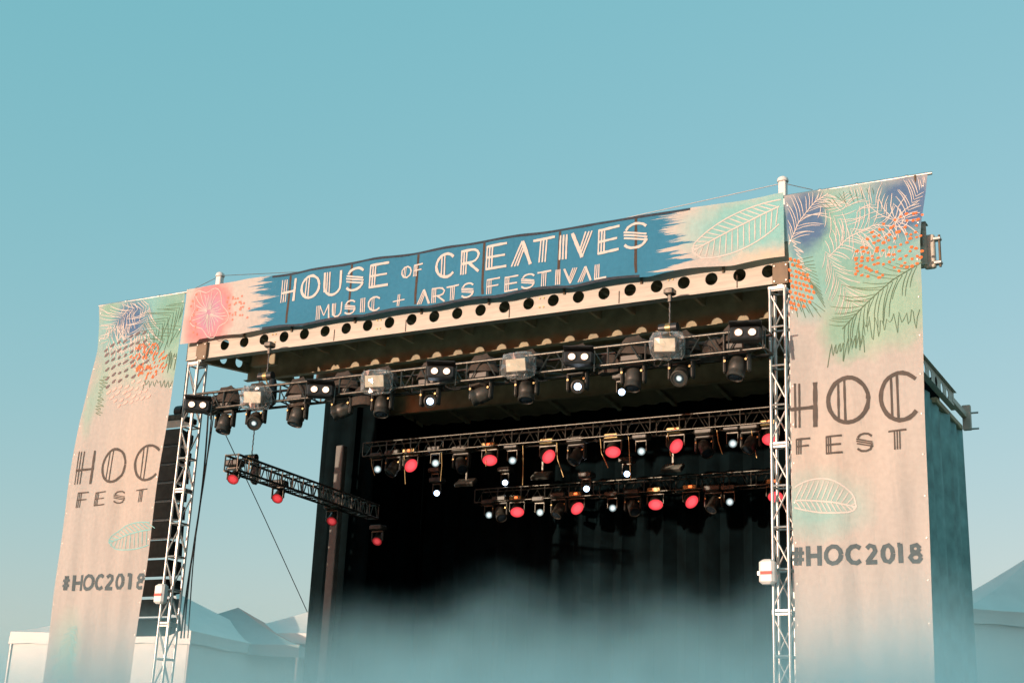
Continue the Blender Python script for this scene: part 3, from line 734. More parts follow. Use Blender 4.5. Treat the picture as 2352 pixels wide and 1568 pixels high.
def banner_mat(name, base, blobs, brush=None, trans=.25):
    """Printed cloth: a base colour and watercolour blobs (colour, x, z, rx, rz, softness, strength) in metres on the cloth."""
    m, n, l, p = new_mat(name)
    uv = n.new('ShaderNodeUVMap'); uv.uv_map = 'cloth'
    nz = n.new('ShaderNodeTexNoise'); nz.inputs['Scale'].default_value = 3.5; nz.inputs['Detail'].default_value = 7; nz.inputs['Roughness'].default_value = .6
    l.new(uv.outputs[0], nz.inputs['Vector'])
    sub = n.new('ShaderNodeVectorMath'); sub.operation = 'SUBTRACT'; l.new(nz.outputs['Color'], sub.inputs[0]); sub.inputs[1].default_value = (.5, .5, .5)
    scl = n.new('ShaderNodeVectorMath'); scl.operation = 'SCALE'; scl.inputs['Scale'].default_value = .38; l.new(sub.outputs[0], scl.inputs[0])
    wv = n.new('ShaderNodeVectorMath'); l.new(uv.outputs[0], wv.inputs[0]); l.new(scl.outputs[0], wv.inputs[1])
    cur = None
    def mixc(fac, colr):
        nonlocal cur
        mx = n.new('ShaderNodeMixRGB'); l.new(fac, mx.inputs['Fac'])
        if cur is None: mx.inputs['Color1'].default_value = (*base, 1)
        else: l.new(cur, mx.inputs['Color1'])
        mx.inputs['Color2'].default_value = (*colr, 1); cur = mx.outputs[0]
    for (colr, x, z, rx, rz, soft, st) in blobs:
        mp = n.new('ShaderNodeMapping'); mp.vector_type = 'TEXTURE'; mp.inputs['Location'].default_value = (x, z, 0); mp.inputs['Scale'].default_value = (rx, rz, 1)
        l.new(wv.outputs[0], mp.inputs[0])
        ln = n.new('ShaderNodeVectorMath'); ln.operation = 'LENGTH'
        sx = n.new('ShaderNodeSeparateXYZ'); l.new(mp.outputs[0], sx.inputs[0]); cx = n.new('ShaderNodeCombineXYZ'); l.new(sx.outputs[0], cx.inputs[0]); l.new(sx.outputs[1], cx.inputs[1])
        l.new(cx.outputs[0], ln.inputs[0])
        mr = n.new('ShaderNodeMapRange'); mr.inputs['From Min'].default_value = 1+soft; mr.inputs['From Max'].default_value = 1-soft
        mr.inputs['To Min'].default_value = 0; mr.inputs['To Max'].default_value = st; l.new(ln.outputs['Value'], mr.inputs['Value'])
        mixc(mr.outputs[0], colr)
    if brush:
        colr, xl, xr, reach = brush      # ragged dry-brush edges left and right
        sx = n.new('ShaderNodeSeparateXYZ'); l.new(uv.outputs[0], sx.inputs[0])
        mp = n.new('ShaderNodeMapping'); mp.inputs['Scale'].default_value = (.28, 8.5, 1); l.new(uv.outputs[0], mp.inputs[0])
        n1 = n.new('ShaderNodeTexNoise'); n1.inputs['Scale'].default_value = 1.0; n1.inputs['Detail'].default_value = 9; n1.inputs['Roughness'].default_value = .72; l.new(mp.outputs[0], n1.inputs['Vector'])
        off = n.new('ShaderNodeMath'); off.operation = 'MULTIPLY_ADD'; l.new(n1.outputs['Fac'], off.inputs[0]); off.inputs[1].default_value = reach*3.4; off.inputs[2].default_value = -reach*1.7
        def edge(x0, sgn):
            a = n.new('ShaderNodeMath'); a.operation = 'SUBTRACT'
            l.new(sx.outputs[0], a.inputs[0]); a.inputs[1].default_value = x0
            b = n.new('ShaderNodeMath'); b.operation = 'MULTIPLY_ADD'; l.new(a.outputs[0], b.inputs[0]); b.inputs[1].default_value = sgn; l.new(off.outputs[0], b.inputs[2])
            c = n.new('ShaderNodeMapRange'); c.inputs['From Min'].default_value = -.015; c.inputs['From Max'].default_value = .015; l.new(b.outputs[0], c.inputs['Value']); return c.outputs[0]
        mn = n.new('ShaderNodeMath'); mn.operation = 'MINIMUM'; l.new(edge(xl, 1), mn.inputs[0]); l.new(edge(xr, -1), mn.inputs[1])
        mixc(mn.outputs[0], colr)
    # faint cloth mottling
    n3 = n.new('ShaderNodeTexNoise'); n3.inputs['Scale'].default_value = 14; n3.inputs['Detail'].default_value = 5; l.new(uv.outputs[0], n3.inputs['Vector'])
    r3 = n.new('ShaderNodeMapRange'); r3.inputs['To Min'].default_value = .86; r3.inputs['To Max'].default_value = 1.12; l.new(n3.outputs['Fac'], r3.inputs['Value'])
    mu = n.new('ShaderNodeMixRGB'); mu.blend_type = 'MULTIPLY'; mu.inputs['Fac'].default_value = 1; l.new(cur, mu.inputs['Color1']); l.new(r3.outputs[0], mu.inputs['Color2'])
    l.new(mu.outputs[0], p.inputs['Base Color']); p.inputs['Roughness'].default_value = .8; p.inputs['Specular IOR Level'].default_value = .2
    wvn = n.new('ShaderNodeTexNoise'); wvn.inputs['Scale'].default_value = 2.4; wvn.inputs['Detail'].default_value = 5; wvn.inputs['Distortion'].default_value = .6
    cm = n.new('ShaderNodeMapping'); cm.inputs['Scale'].default_value = (2.2, .55, 1); cm.inputs['Rotation'].default_value = (0, 0, .12); l.new(uv.outputs[0], cm.inputs[0]); l.new(cm.outputs[0], wvn.inputs['Vector'])
    bp = n.new('ShaderNodeBump'); bp.inputs['Strength'].default_value = .3; bp.inputs['Distance'].default_value = .06; l.new(wvn.outputs['Fac'], bp.inputs['Height']); l.new(bp.outputs[0], p.inputs['Normal'])
    tl = n.new('ShaderNodeBsdfTranslucent'); l.new(mu.outputs[0], tl.inputs[0])
    mx = n.new('ShaderNodeMixShader'); mx.inputs[0].default_value = trans; l.new(p.outputs[0], mx.inputs[1]); l.new(tl.outputs[0], mx.inputs[2])
    l.new(mx.outputs[0], n['Material Output'].inputs[0])
    return m

def banner(name, left, right, ztop, zbot, mtl, label, nx, nz_, cat='banner'):
    """left/right: [(z, x)...] edges; ztop, zbot: functions of x"""
    m = MB()
    for j in range(nz_+1):
        for i in range(nx+1):
            fz = j/nz_; fx = i/nx
            zz_ = 10.3+(2.0-10.3)*fz if zbot is None else None
            xa, xb = (interp(left, zz_), interp(right, zz_)) if zbot is None else (left[0][1], right[0][1])
            x = xa+(xb-xa)*fx
            z = zz_ if zbot is None else ztop(x)+(zbot(x)-ztop(x))*fz
            if zbot is None: z = ztop(x)+(2.0-ztop(x))*fz
            m.v.append(Vector((x, ybase(x, z), z)))
    m.f = [(j*(nx+1)+i, (j+1)*(nx+1)+i, (j+1)*(nx+1)+i+1, j*(nx+1)+i+1) for j in range(nz_) for i in range(nx)]
    O = Vector((left[0][1], YB0, ztop(left[0][1])))
    o = m.build(name, mtl, None, O, True)
    uvl = o.data.uv_layers.new(name='cloth')
    for lp in o.data.loops:
        v = o.data.vertices[lp.vertex_index].co+O; uvl.data[lp.index].uv = (v.x+20, v.z)
    tag(o, label, cat); return o

def BX(px, py): p = U(px, py, YB0); return p.x+20, p.z
def blob(c, px, py, rx, rz, soft=.35, st=1): x, z = BX(px, py); return (c, x, z, rx, rz, soft, st)
CREAM = (.545, .50, .46)
NAVY = (.042, .205, .33); LAV = (.10, .18, .33); TEAL = (.20, .50, .50); GREEN = (.26, .47, .36); AQUA = (.25, .52, .50); PINK = (.75, .22, .22); LILAC = (.50, .30, .42)
INK = (.080, .066, .056)

m_main = banner_mat('sign_print', CREAM, [
    blob(PINK, 478, 722, .52, .75, .22, .8), blob(LILAC, 480, 720, .30, .42, .4, .8),
    blob(AQUA, 1725, 515, 1.0, .46, .35, .97), blob(TEAL, 1790, 470, .3, .25, .6, .5), blob((.72, .55, .38), 1780, 590, .5, .10, .8, .6)],
    (NAVY, BX(605, 690)[0], BX(1565, 560)[0], .95), .15)
m_right = banner_mat('right_banner_print', CREAM, [
    blob(AQUA, 1960, 560, 1.15, .95, .25, .95), blob(GREEN, 1880, 500, .35, .4, .6, .8), blob(GREEN, 1950, 640, .6, .35, .7, .6), blob(LAV, 1848, 505, .32, .48, .3, .95), blob(LAV, 2080, 470, .50, .46, .35, .95),
    blob(TEAL, 1990, 500, .3, .28, .7, .5), blob(AQUA, 1860, 690, .25, .3, .5, .6), blob((.38, .56, .42), 2000, 720, .62, .52, .35, .9), blob((.36, .55, .42), 2080, 690, .32, .55, .35, .8), blob(GREEN, 1940, 770, .30, .35, .4, .8),
    blob((.30, .56, .53), 1870, 1160, .62, .38, .5, .85), blob((.72, .56, .44), 1900, 1030, .9, .6, .9, .35)], None)
m_left = banner_mat('left_banner_print', CREAM, [
    blob(AQUA, 330, 745, 1.3, .75, .3, .95), blob(GREEN, 395, 735, .45, .62, .45, .9), blob(LAV, 300, 735, .42, .40, .4, .95), blob(GREEN, 250, 712, .22, .2, .5, .8), blob((.36, .56, .44), 405, 830, .35, .42, .4, .8), blob((.33, .52, .43), 232, 880, .22, .5, .5, .7), blob((.34, .52, .44), 205, 940, .14, .45, .5, .7),
    blob((.45, .62, .5), 310, 850, .5, .3, .7, .5), blob((.36, .55, .46), 150, 1500, .3, .6, .6, .6), blob((.73, .58, .46), 320, 1060, .6, .9, .9, .4)], None)

REDGE_L = [(10.3, -6.09), (9.9, -6.06), (9.0, -6.02), (7, -6.04), (2, -6.05)]
REDGE_R = [(10.3, -3.99), (10.0, -4.03), (9.6, -4.10), (9.3, -4.13), (8.6, -4.13), (7.5, -4.15), (5.5, -4.18), (2, -4.22)]
LEDGE_L = [(10.3, -19.89), (9.9, -19.80), (9.4, -19.76), (8.8, -19.86), (7.9, -19.96), (6.8, -19.99), (2, -20.02)]
LEDGE_R = [(10.3, -17.74), (9.6, -17.72), (8.8, -17.72), (8.0, -17.74), (6.5, -17.80), (4.5, -17.88), (2, -17.96)]
zt_ = lambda x: 10.262
def sag(x):      # bottom hem hangs in shallow scallops between ties
    return 9.265+.04*abs(math.sin((x+17.6)*2.35)) if x > -17.3 else 9.24
main = banner('sign_banner', [(10, -17.70)], [(10, -6.10)], lambda x: 10.325-.018*abs(math.sin((x+17.66)*2.2)), sag, m_main, 'long blue sign banner reading HOUSE OF CREATIVES MUSIC + ARTS FESTIVAL above the stage', 180, 14, 'sign')
rightb = banner('festival_banner', REDGE_L,
                REDGE_R,
                zt_, None, m_right, 'tall cream HOC FEST banner right of the stage with palm print', 40, 90)
leftb = banner('festival_banner', LEDGE_L,
               LEDGE_R,
               zt_, None, m_left, 'tall cream HOC FEST banner left of the stage beside the speakers', 40, 90)

EDGE = {}
def inside(b, x, z):
    if b not in EDGE:
        EDGE[b] = (min(v.co.z for v in b.data.vertices)+b.location.z, max(v.co.z for v in b.data.vertices)+b.location.z)
    z0, z1 = EDGE[b]
    if z > z1-.012: return False
    l_, r_ = {'m': ([(10, -17.69)], [(10, -6.11)]), 'r': (REDGE_L, REDGE_R), 'l': (LEDGE_L, LEDGE_R)}[b['side']]
    return interp(l_, z)+.015 < x < interp(r_, z)-.012
main['side'] = 'm'; rightb['side'] = 'r'; leftb['side'] = 'l'
class Print:
    """flat print lying on a banner, drawn as ribbons in cloth metres"""
    def __init__(s, ban, lift=.005): s.b = ban; s.m = MB(); s.lift = lift
    def pt(s, x, z): return Vector((x, ybase(x, z)-s.lift, z))
    def line(s, pts, w, taper=0, rough=.12):
        """pts in metres (x,z)"""
        out = []
        # resample
        L = [0]
        for a, b in zip(pts, pts[1:]): L.append(L[-1]+math.hypot(b[0]-a[0], b[1]-a[1]))
        if L[-1] < 1e-4: return s
        n = max(2, min(40, int(L[-1]/.07)+1)); q = []
        for k in range(n+1):
            d = L[-1]*k/n; i = 0
            while i < len(L)-2 and L[i+1] < d: i += 1
            t = (d-L[i])/max(L[i+1]-L[i], 1e-6); q.append((pts[i][0]+(pts[i+1][0]-pts[i][0])*t, pts[i][1]+(pts[i+1][1]-pts[i][1])*t))
        runs = [[]]
        for x, z in q:
            if inside(s.b, x, z): runs[-1].append((x, z))
            elif runs[-1]: runs.append([])
        if len(runs) > 1 or not runs[0]:
            for r_ in runs:
                if len(r_) > 2 and runs != [r_]: s.line(r_, w, taper, rough)
            return s
        vs_ = []
        for k, (x, z) in enumerate(q):
            a = q[max(k-1, 0)]; b = q[min(k+1, len(q)-1)]; tx, tz = b[0]-a[0], b[1]-a[1]; l = math.hypot(tx, tz) or 1
            f = k/(len(q)-1); ww = w/2*(1-taper*(2*abs(f-.5))**2)*(1+rough*random.uniform(-1, 1))
            vs_ += [s.pt(x-tz/l*ww, z+tx/l*ww), s.pt(x+tz/l*ww, z-tx/l*ww)]
        s.m.add(vs_, [(2*k, 2*k+1, 2*k+3, 2*k+2) for k in range(len(q)-1)]); return s
    def pline(s, pp, w, taper=0, rough=.12):
        """pts in photo pixels"""
        return s.line([(U(x, y, YB0).x, U(x, y, YB0).z) for x, y in pp], w, taper, rough)
    def dot(s, px, py, rx, rz, rot=0):
        c = U(px, py, YB0); n = 9; vs_ = []
        for k in range(n):
            t = 2*math.pi*k/n; r = 1+.18*random.uniform(-1, 1); a, b = rx*r*math.cos(t), rz*r*math.sin(t)
            vs_.append(s.pt(c.x+a*math.cos(rot)-b*math.sin(rot), c.z+a*math.sin(rot)+b*math.cos(rot)))
        s.m.add(vs_, [tuple(range(n))]); return s
    def done(s, name, mtl, label=None):
        O = s.b.location
        if not s.m.v: return None
        m2 = s.m.build(name, mtl, s.b, O)
        if label: m2['label'] = label
        if 'dot' in name or 'dash' in name or 'palm' in name: m2['kind'] = 'stuff'
        return m2

WINK = mat('white_print_ink', (.56, .51, .475), .8, 0, .05, 20)
DINK = mat('charcoal_print_ink', INK, .8, 0, .2, 12)
TINK = mat('slate_print_ink', (.075, .105, .115), .8, 0, .2, 12)
GINK = mat('dark_green_print_ink', (.11, .17, .10), .8, 0, .2, 12)
OINK = mat('orange_print_ink', (.80, .16, .035), .8, 0, .15, 12)
PINK_I = mat('coral_print_ink', (.82, .22, .16), .8, 0, .15, 12)
PALEP = mat('pale_pink_print_ink', (.80, .46, .40), .8, 0, .1, 12)
BROWNI = mat('plum_brown_print_ink', (.16, .12, .12), .8, 0, .2, 12)
SLATE = mat('slate_dash_print_ink', (.12, .22, .22), .8, 0, .2, 12)
AINK = mat('aqua_print_ink', (.22, .50, .49), .8, 0, .1, 12)

# ---- hand lettered inline alphabet (unit box); entries: (points, weight)
def arc(cx, cz, rx, rz, a0, a1, n=16): return [(cx+rx*math.cos(R(a0+(a1-a0)*k/n)), cz+rz*math.sin(R(a0+(a1-a0)*k/n))) for k in range(n+1)]
T_, K_ = .42, 1.0
def stems(x, gap=.16, z0=0, z1=1, n=3): return [([(x+gap*k, z0), (x+gap*k+.01, z1)], .55) for k in range(n)]
LET = {
 'H': [(a, .42) for a, _ in stems(.03, .15)] + [([(.90, 0), (.92, 1.0)], K_), ([(.0, .42), (.98, .46)], .85)],
 'O': [(arc(.5, .5, .47, .48, 0, 360, 28), .95), ([(.27, .10), (.28, .90)], .5), ([(.42, .04), (.43, .96)], .5)],
 'U': stems(.03, .13, .16) [:1] + [([(.16, .10), (.17, 1)], .5), ([(.30, .08), (.31, 1)], .5), ([(.03, 1)]+arc(.48, .36, .45, .36, 180, 360, 14)+[(.93, 1)], .9)],
 'S': [(arc(.52, .70, .42, .27, 25, 170, 12), .9), (arc(.46, .30, .44, .28, -155, 10, 12), .9), ([(.02, .70), (.92, .50)], .6), ([(.02, .58), (.96, .38)], .6), ([(.04, .46), (.96, .26)], .6)],
 'E': stems(.04, .13) + [([(.04, .96), (.98, 1.0)], .85), ([(.04, .50), (.90, .53)], .75), ([(.04, .03), (.98, .06)], .85)],
 'F': stems(.04, .15) + [([(.04, .96), (.98, 1.0)], .85), ([(.04, .50), (.88, .54)], .75)],
 'C': [(arc(.52, .5, .48, .48, 42, 318, 24), .95), ([(.30, .09), (.31, .91)], .5), ([(.44, .04), (.45, .96)], .5)],
 'R': stems(.04, .13) + [([(.04, .97), (.55, .98)]+arc(.58, .72, .36, .26, 90, -90, 10)+[(.10, .45)], .85), ([(.42, .45), (.96, .02)], .9)],
 'A': [([(.52, 1), (.97, 0)], 1.15), ([(.50, 1), (.02, 0)], .55), ([(.55, .84), (.17, 0)], .55), ([(.60, .70), (.32, 0)], .55)],
 'T': [([(.0, .95), (1.0, .99)], .85)] + [([(.34+.14*k, 0), (.35+.14*k, .96)], .55) for k in range(3)],
 'I': [([(.15+.35*k, 0), (.17+.35*k, 1)], .62) for k in range(3)],
 'V': [([(.03, 1), (.50, 0)], 1.15), ([(.97, 1), (.50, .0)], .55), ([(.82, 1), (.45, .16)], .55), ([(.67, 1), (.40, .30)], .55)],
 'M': [([(.03+.11*k, 0), (.04+.11*k, 1)], .5) for k in range(3)] + [([(.26, .98), (.56, .25)], .7), ([(.56, .25), (.88, 1)], .6), ([(.88, 1), (.95, 0)], .95)],
 'L': stems(.10, .15) + [([(.10, .03), (.98, .05)], .85)],
 '+': [([(.02, .46), (.98, .50)], .6), ([(.42, .08), (.43, .92)], .55), ([(.56, .08), (.57, .92)], .55)],
}
BOLD = {   # plain bold sans numerals and capitals
 '#': [([(.30, .05), (.42, .95)], .75), ([(.62, .05), (.74, .95)], .75), ([(.05, .34), (.95, .34)], .75), ([(.08, .66), (.98, .66)], .75)],
 'H': [([(.12, 0), (.12, 1)], 1), ([(.88, 0), (.88, 1)], 1), ([(.12, .5), (.88, .5)], 1)],
 'O': [(arc(.5, .5, .42, .44, 0, 360, 28), 1)],
 'C': [(arc(.55, .5, .44, .44, 45, 315, 22), 1)],
 '2': [(arc(.48, .70, .34, .24, 160, -25, 12)+[(.16, .08)], 1), ([(.08, .08), (.92, .08)], 1)],
 '0': [(arc(.5, .5, .36, .44, 0, 360, 26), 1)],
 '1': [([(.15, .92), (.62, .92)], 1), ([(.58, 0), (.58, .98)], 1)],
 '8': [(arc(.5, .73, .28, .20, 0, 360, 20), 1), (arc(.5, .28, .35, .23, 0, 360, 20), 1)],
}
def glyph(ban, ch, x0, x1, z0, z1, mtl, w, table=LET, jit=.012, rough=.16):
    p = Print(ban, .008)
    for pts, wt in table[ch]:
        j = lambda: random.uniform(-jit, jit)
        p.line([(x0+(x1-x0)*(a+j()*.6), z0+(z1-z0)*(b+j()*.6)) for a, b in pts], w*wt, 0, rough); p.lift += .0003
    return p.done('letter', mtl)
def bx(px, py): return U(px, py, YB0).x
row = [('H', 645, 678, 0), ('O', 691, 735, 0), ('U', 745, 786, 0), ('S', 796, 841, 0), ('E', 852, 895, 0), ('O', 923, 946, 1), ('F', 951, 972, 1), ('C', 1002, 1048, 0), ('R', 1059, 1105, 0), ('E', 1120, 1168, 0),
       ('A', 1178, 1223, 0), ('T', 1225, 1275, 0), ('I', 1285, 1305, 0), ('V', 1314, 1361, 0), ('E', 1373, 1425, 0), ('S', 1434, 1492, 0)]
for ch, a, b, small in row:
    ym = 666+(540-666)*((a+b)/2-645)/845
    if small: glyph(main, ch, bx(a, ym), bx(b, ym), 9.865, 10.075, WINK, .030)
    else: glyph(main, ch, bx(a, ym), bx(b, ym), 9.765, 10.19, WINK, .050)
row = [('M', 724, 756), ('U', 762, 786), ('S', 792, 820), ('I', 829, 841), ('C', 847, 877), ('+', 903, 931), ('A', 960, 987), ('R', 991, 1022), ('T', 1025, 1054), ('S', 1060, 1092), ('F', 1120, 1151), ('E', 1161, 1193), ('S', 1199, 1233), ('T', 1237, 1268), ('I', 1277, 1289), ('V', 1296, 1326), ('A', 1328, 1359), ('L', 1364, 1395)]
for ch, a, b in row:
    ym = 717+(623-717)*((a+b)/2-724)/670
    glyph(main, ch, bx(a, ym), bx(b, ym), 9.345, 9.60, WINK, .032)
# hems, pole, and added dark strips imitating pipes seen through the sign cloth
for px, py in ((660, 690), (805, 672), (957, 650), (1112, 628), (1285, 600), (1462, 575)):
    x = bx(px, py); p = Print(main, .003); p.line([(x, 10.26), (x+.005, 9.9), (x, 9.5), (x+.01, 9.36)], .045, 0, .1); p.done('pipe_show_through', DARK_STRIP)
p = Print(main, .004); x0, x1 = bx(625, 640), bx(1585, 490)
p.line([(x0+(x1-x0)*k/30, 10.300-.018*abs(math.sin((x0+(x1-x0)*k/30+17.66)*2.2))) for k in range(31)], .04, 0, .2); p.done('hem', HEM)
p = Print(main, .004); x0, x1 = bx(600, 760), bx(1470, 630)
p.line([(x0+(x1-x0)*k/40, sag(x0+(x1-x0)*k/40)+.02) for k in range(41)], .045, 0, .2); p.done('hem', HEM)
pole = empty('banner_pole', (-19.9, YB0+.05, 10.30), 'long aluminium pole carrying the banners along their top edge', 'pole')
MB().cyl((-19.93, YB0+.075, 10.283), (-3.93, YB0+.075, 10.283), .024, 10).build('pipe', ALU, pole, pole.location, True)
for px, py in ((285, 690), (360, 680), (1880, 441), (1965, 427), (2080, 408), (1112, 567), (957, 590), (805, 610), (1285, 530), (1462, 505)):
    x = bx(px, py); MB().cyl((x-.02, YB0+.075, 10.283), (x+.02, YB0+.075, 10.283), .034, 10).build('pole_clip', ALU, pole, pole.location, True)
for px, py in ((660, 690), (805, 672), (957, 650), (1112, 628), (1285, 600), (1462, 575), (1650, 545), (550, 715), (1900, 440), (2100, 405)):
    x = bx(px, py); bar('strut', (x, YB0+.06, 10.28), (x+.01, YF-.01, 9.25), .022, BRACKET, pole, pole.location)

EYE = MB().lathe([(.011, 0), (.012, .003), (.007, .004), (.006, 0)], 10, Matrix.Rotation(R(90), 4, 'X')).build('eyelet', ALU, rightb, None, True)
first_eye = True
for b_, edge, sgn in ((rightb, REDGE_R, -1), (rightb, REDGE_L, 1), (leftb, LEDGE_L, 1), (leftb, LEDGE_R, -1)):
    for k in range(13):
        z = 10.1-k*.56; x = interp(edge, z)+.04*sgn
        o = EYE if first_eye else EYE.copy()
        if not first_eye: COL.objects.link(o)
        first_eye = False
        o.parent = b_; o.location = Vector((x, ybase(x, z)-.004, z))-b_.location
# ---- decorative print
def frond(p, spine, length, n, side, w, spread=55, jit=10, curl=0, lw=None):
    """strokes fanning from both/one side of a spine (pixels)"""
    L = len(spine)-1
    for k in range(n):
        f = (k+.5)/n; i = min(int(f*L), L-1); t = f*L-i
        x = spine[i][0]+(spine[i+1][0]-spine[i][0])*t; y = spine[i][1]+(spine[i+1][1]-spine[i][1])*t
        a = math.atan2(spine[i+1][1]-spine[i][1], spine[i+1][0]-spine[i][0])
        for s in ((1, -1) if side == 0 else (side,)):
            b = a+s*R(spread+random.uniform(-jit, jit)); l = length*(math.sin(math.pi*(.12+.82*f))**.7)*random.uniform(.75, 1.15)
            pts = [(x+math.cos(b+s*curl*q)*l*q, y+math.sin(b+s*curl*q)*l*q) for q in (0, .33, .66, 1)]
            p.pline(pts, w, .5, .1)
def scribble(p, x0, y0, x1, y1, amp, n, w, ang=90):
    pts = []
    for k in range(2*n+1):
        f = k/(2*n); o = (0 if k % 2 else amp*random.uniform(.5, 1.1))
        pts.append((x0+(x1-x0)*f+math.cos(R(ang))*o+random.uniform(-2, 2), y0+(y1-y0)*f+math.sin(R(ang))*o))
    p.pline(pts, w, 0, .1)
# right banner
p = Print(rightb)
frond(p, [(1812, 560), (1835, 510), (1870, 465), (1900, 445)], 78, 17, 0, .012, 32, 12, .35)
frond(p, [(1880, 470), (1920, 500), (1960, 530), (2000, 545)], 60, 12, 0, .012, 36, 14, .3)
frond(p, [(1905, 590), (1950, 545), (2010, 515), (2080, 520)], 62, 18, 0, .013, 40, 12, .35)
frond(p, [(2070, 515), (2090, 470), (2110, 435), (2130, 410)], 62, 14, 0, .013, 34, 12, .3)
frond(p, [(2040, 500), (2010, 470), (1975, 450), (1940, 440)], 54, 14, 0, .012, 38, 12, .3)
for a in range(11): p.pline([(2055, 505), (2055+math.cos(R(-160+a*27))*38, 503+math.sin(R(-160+a*27))*32), (2055+math.cos(R(-150+a*27))*70, 500+math.sin(R(-150+a*27))*58)], .014, .4)
p.pline([(1905, 592), (1950, 547), (2010, 516), (2080, 520)], .014); p.pline([(1812, 562), (1835, 510), (1870, 465), (1902, 444)], .014)
frond(p, [(1895, 575), (1925, 635), (1960, 700)], 66, 15, 0, .010, 28, 10, .2)
scribble(p, 1812, 545, 1845, 640, 36, 9, .013, 25); scribble(p, 1962, 572, 2060, 570, 26, 9, .012, 100)
p.done('white_palm_print', WINK)
p = Print(rightb, .0065)
frond(p, [(2112, 608), (2050, 650), (1990, 700), (1938, 752)], 92, 17, 0, .010, 26, 8, .25)
p.pline([(2118, 602), (2050, 645), (1985, 703), (1935, 756)], .014)
scribble(p, 1965, 735, 2115, 690, 85, 11, .009, 88); scribble(p, 1905, 790, 1990, 760, 60, 9, .010, 95)
frond(p, [(1880, 470), (1930, 440), (2010, 430)], 34, 12, 1, .008, 80)
for k in range(14): p.pline([(1815+k*3, 600+6*math.sin(k)+k*3), (1868+k*2.2, 590+k*9)], .008)
for k in range(9): p.pline([(1818+k*6, 690+random.uniform(-6, 6)), (1824+k*9, 718+random.uniform(-6, 14))], .008)
p.done('dark_palm_print', GINK)
p = Print(rightb, .008)
for a in range(9):
    for b in range(13):
        f = b/12; x = 1968+f*150+random.uniform(-4, 4); yc = 600-72*f; hw = 10+62*math.sin(R(20+110*f)); y = yc+(a/8-.5)*2*hw*.9+random.uniform(-4, 4)+12*f
        if x < 2122-(y-540)*.0 and random.random() < .82 and x < 2118: p.dot(x, y, .027*random.uniform(.7, 1.15), .021*random.uniform(.75, 1.1), .2)
p.done('orange_dot_print', OINK)
p = Print(rightb, .008)
for a in range(10):
    for b in range(6):
        y = 595+a*12.5; wd = 50*math.sin(math.pi*(a+1.2)/11.5); x = 1816+b*10+random.uniform(-2, 2)+(a % 2)*4
        if x < 1816+wd+6: p.dot(x, y+b*3, .021, .030, .5)
p.done('orange_dot_print', OINK)
for ch, a, b, y0, y1 in (('H', 1816, 1878, 880, 982), ('O', 1900, 1998, 866, 972), ('C', 2020, 2118, 855, 968)):
    xm = (a+b)/2; q0, q1 = U(xm, y1, YB0), U(xm, y0, YB0); glyph(rightb, ch, bx(a, (y0+y1)/2), bx(b, (y0+y1)/2), q0.z, q1.z, DINK, .062)
for ch, a, b, y0, y1 in (('F', 1829, 1862, 1007, 1043), ('E', 1897, 1936, 1001, 1042), ('S', 1966, 2006, 993, 1036), ('T', 2042, 2084, 988, 1033)):
    xm = (a+b)/2; q0, q1 = U(xm, y1, YB0), U(xm, y0, YB0); glyph(rightb, ch, bx(a, (y0+y1)/2), bx(b, (y0+y1)/2), q0.z, q1.z, DINK, .034)
def hashtag(ban, spans, ytab, w):
    for ch, a, b in spans:
        xm = (a+b)/2; t = (xm-ytab[0])/(ytab[1]-ytab[0]); y0 = ytab[2]+(ytab[3]-ytab[2])*t; y1 = ytab[4]+(ytab[5]-ytab[4])*t
        glyph(ban, ch, bx(a, y0), bx(b, y0), U(xm, y1, YB0).z, U(xm, y0, YB0).z, TINK, w, BOLD, 0, .0)
hashtag(rightb, [('#', 1817, 1846), ('H', 1851, 1885), ('O', 1892, 1936), ('C', 1942, 1980), ('2', 1985, 2015), ('0', 2021, 2054), ('1', 2058, 2073), ('8', 2082, 2118)], (1817, 2118, 1254, 1245, 1300, 1290), .062)
# banana leaf line drawings
def leaf(p, tip, base, halfw, n, w, side_w=None, bend=0):
    dx, dy = base[0]-tip[0], base[1]-tip[1]; L = math.hypot(dx, dy); tx, ty = dx/L, dy/L; nx_, ny_ = -ty, tx
    def S(f, g): q = bend*math.sin(math.pi*f); return (tip[0]+dx*f+nx_*(g+q), tip[1]+dy*f+ny_*(g+q))
    prof = lambda f: halfw*math.sin(math.pi*min(1, .05+.86*f))**.62
    p.pline([S(f/14, 0) for f in range(15)], w*1.1)
    for s in (1, -1):
        hw = 1 if s == 1 else (side_w or 1)
        p.pline([S(f/18, s*hw*prof(f/18)*(0 if f == 0 else 1)) for f in range(19)], w)
        for k in range(1, n):
            f = k/n; g = prof(max(f-.10, 0))*hw*.93
            p.pline([S(f, s*1), S(f-.05, s*g*.5), S(max(f-.10, .01), s*g)], w*.9, .55)
p = Print(main); leaf(p, (1592, 580), (1800, 470), 52, 16, .020, .55, -6); p.done('leaf_print', WINK)
p = Print(rightb); leaf(p, (1966, 1163), (1816, 1150), 52, 13, .020, .5, 6); p.done('leaf_print', WINK)
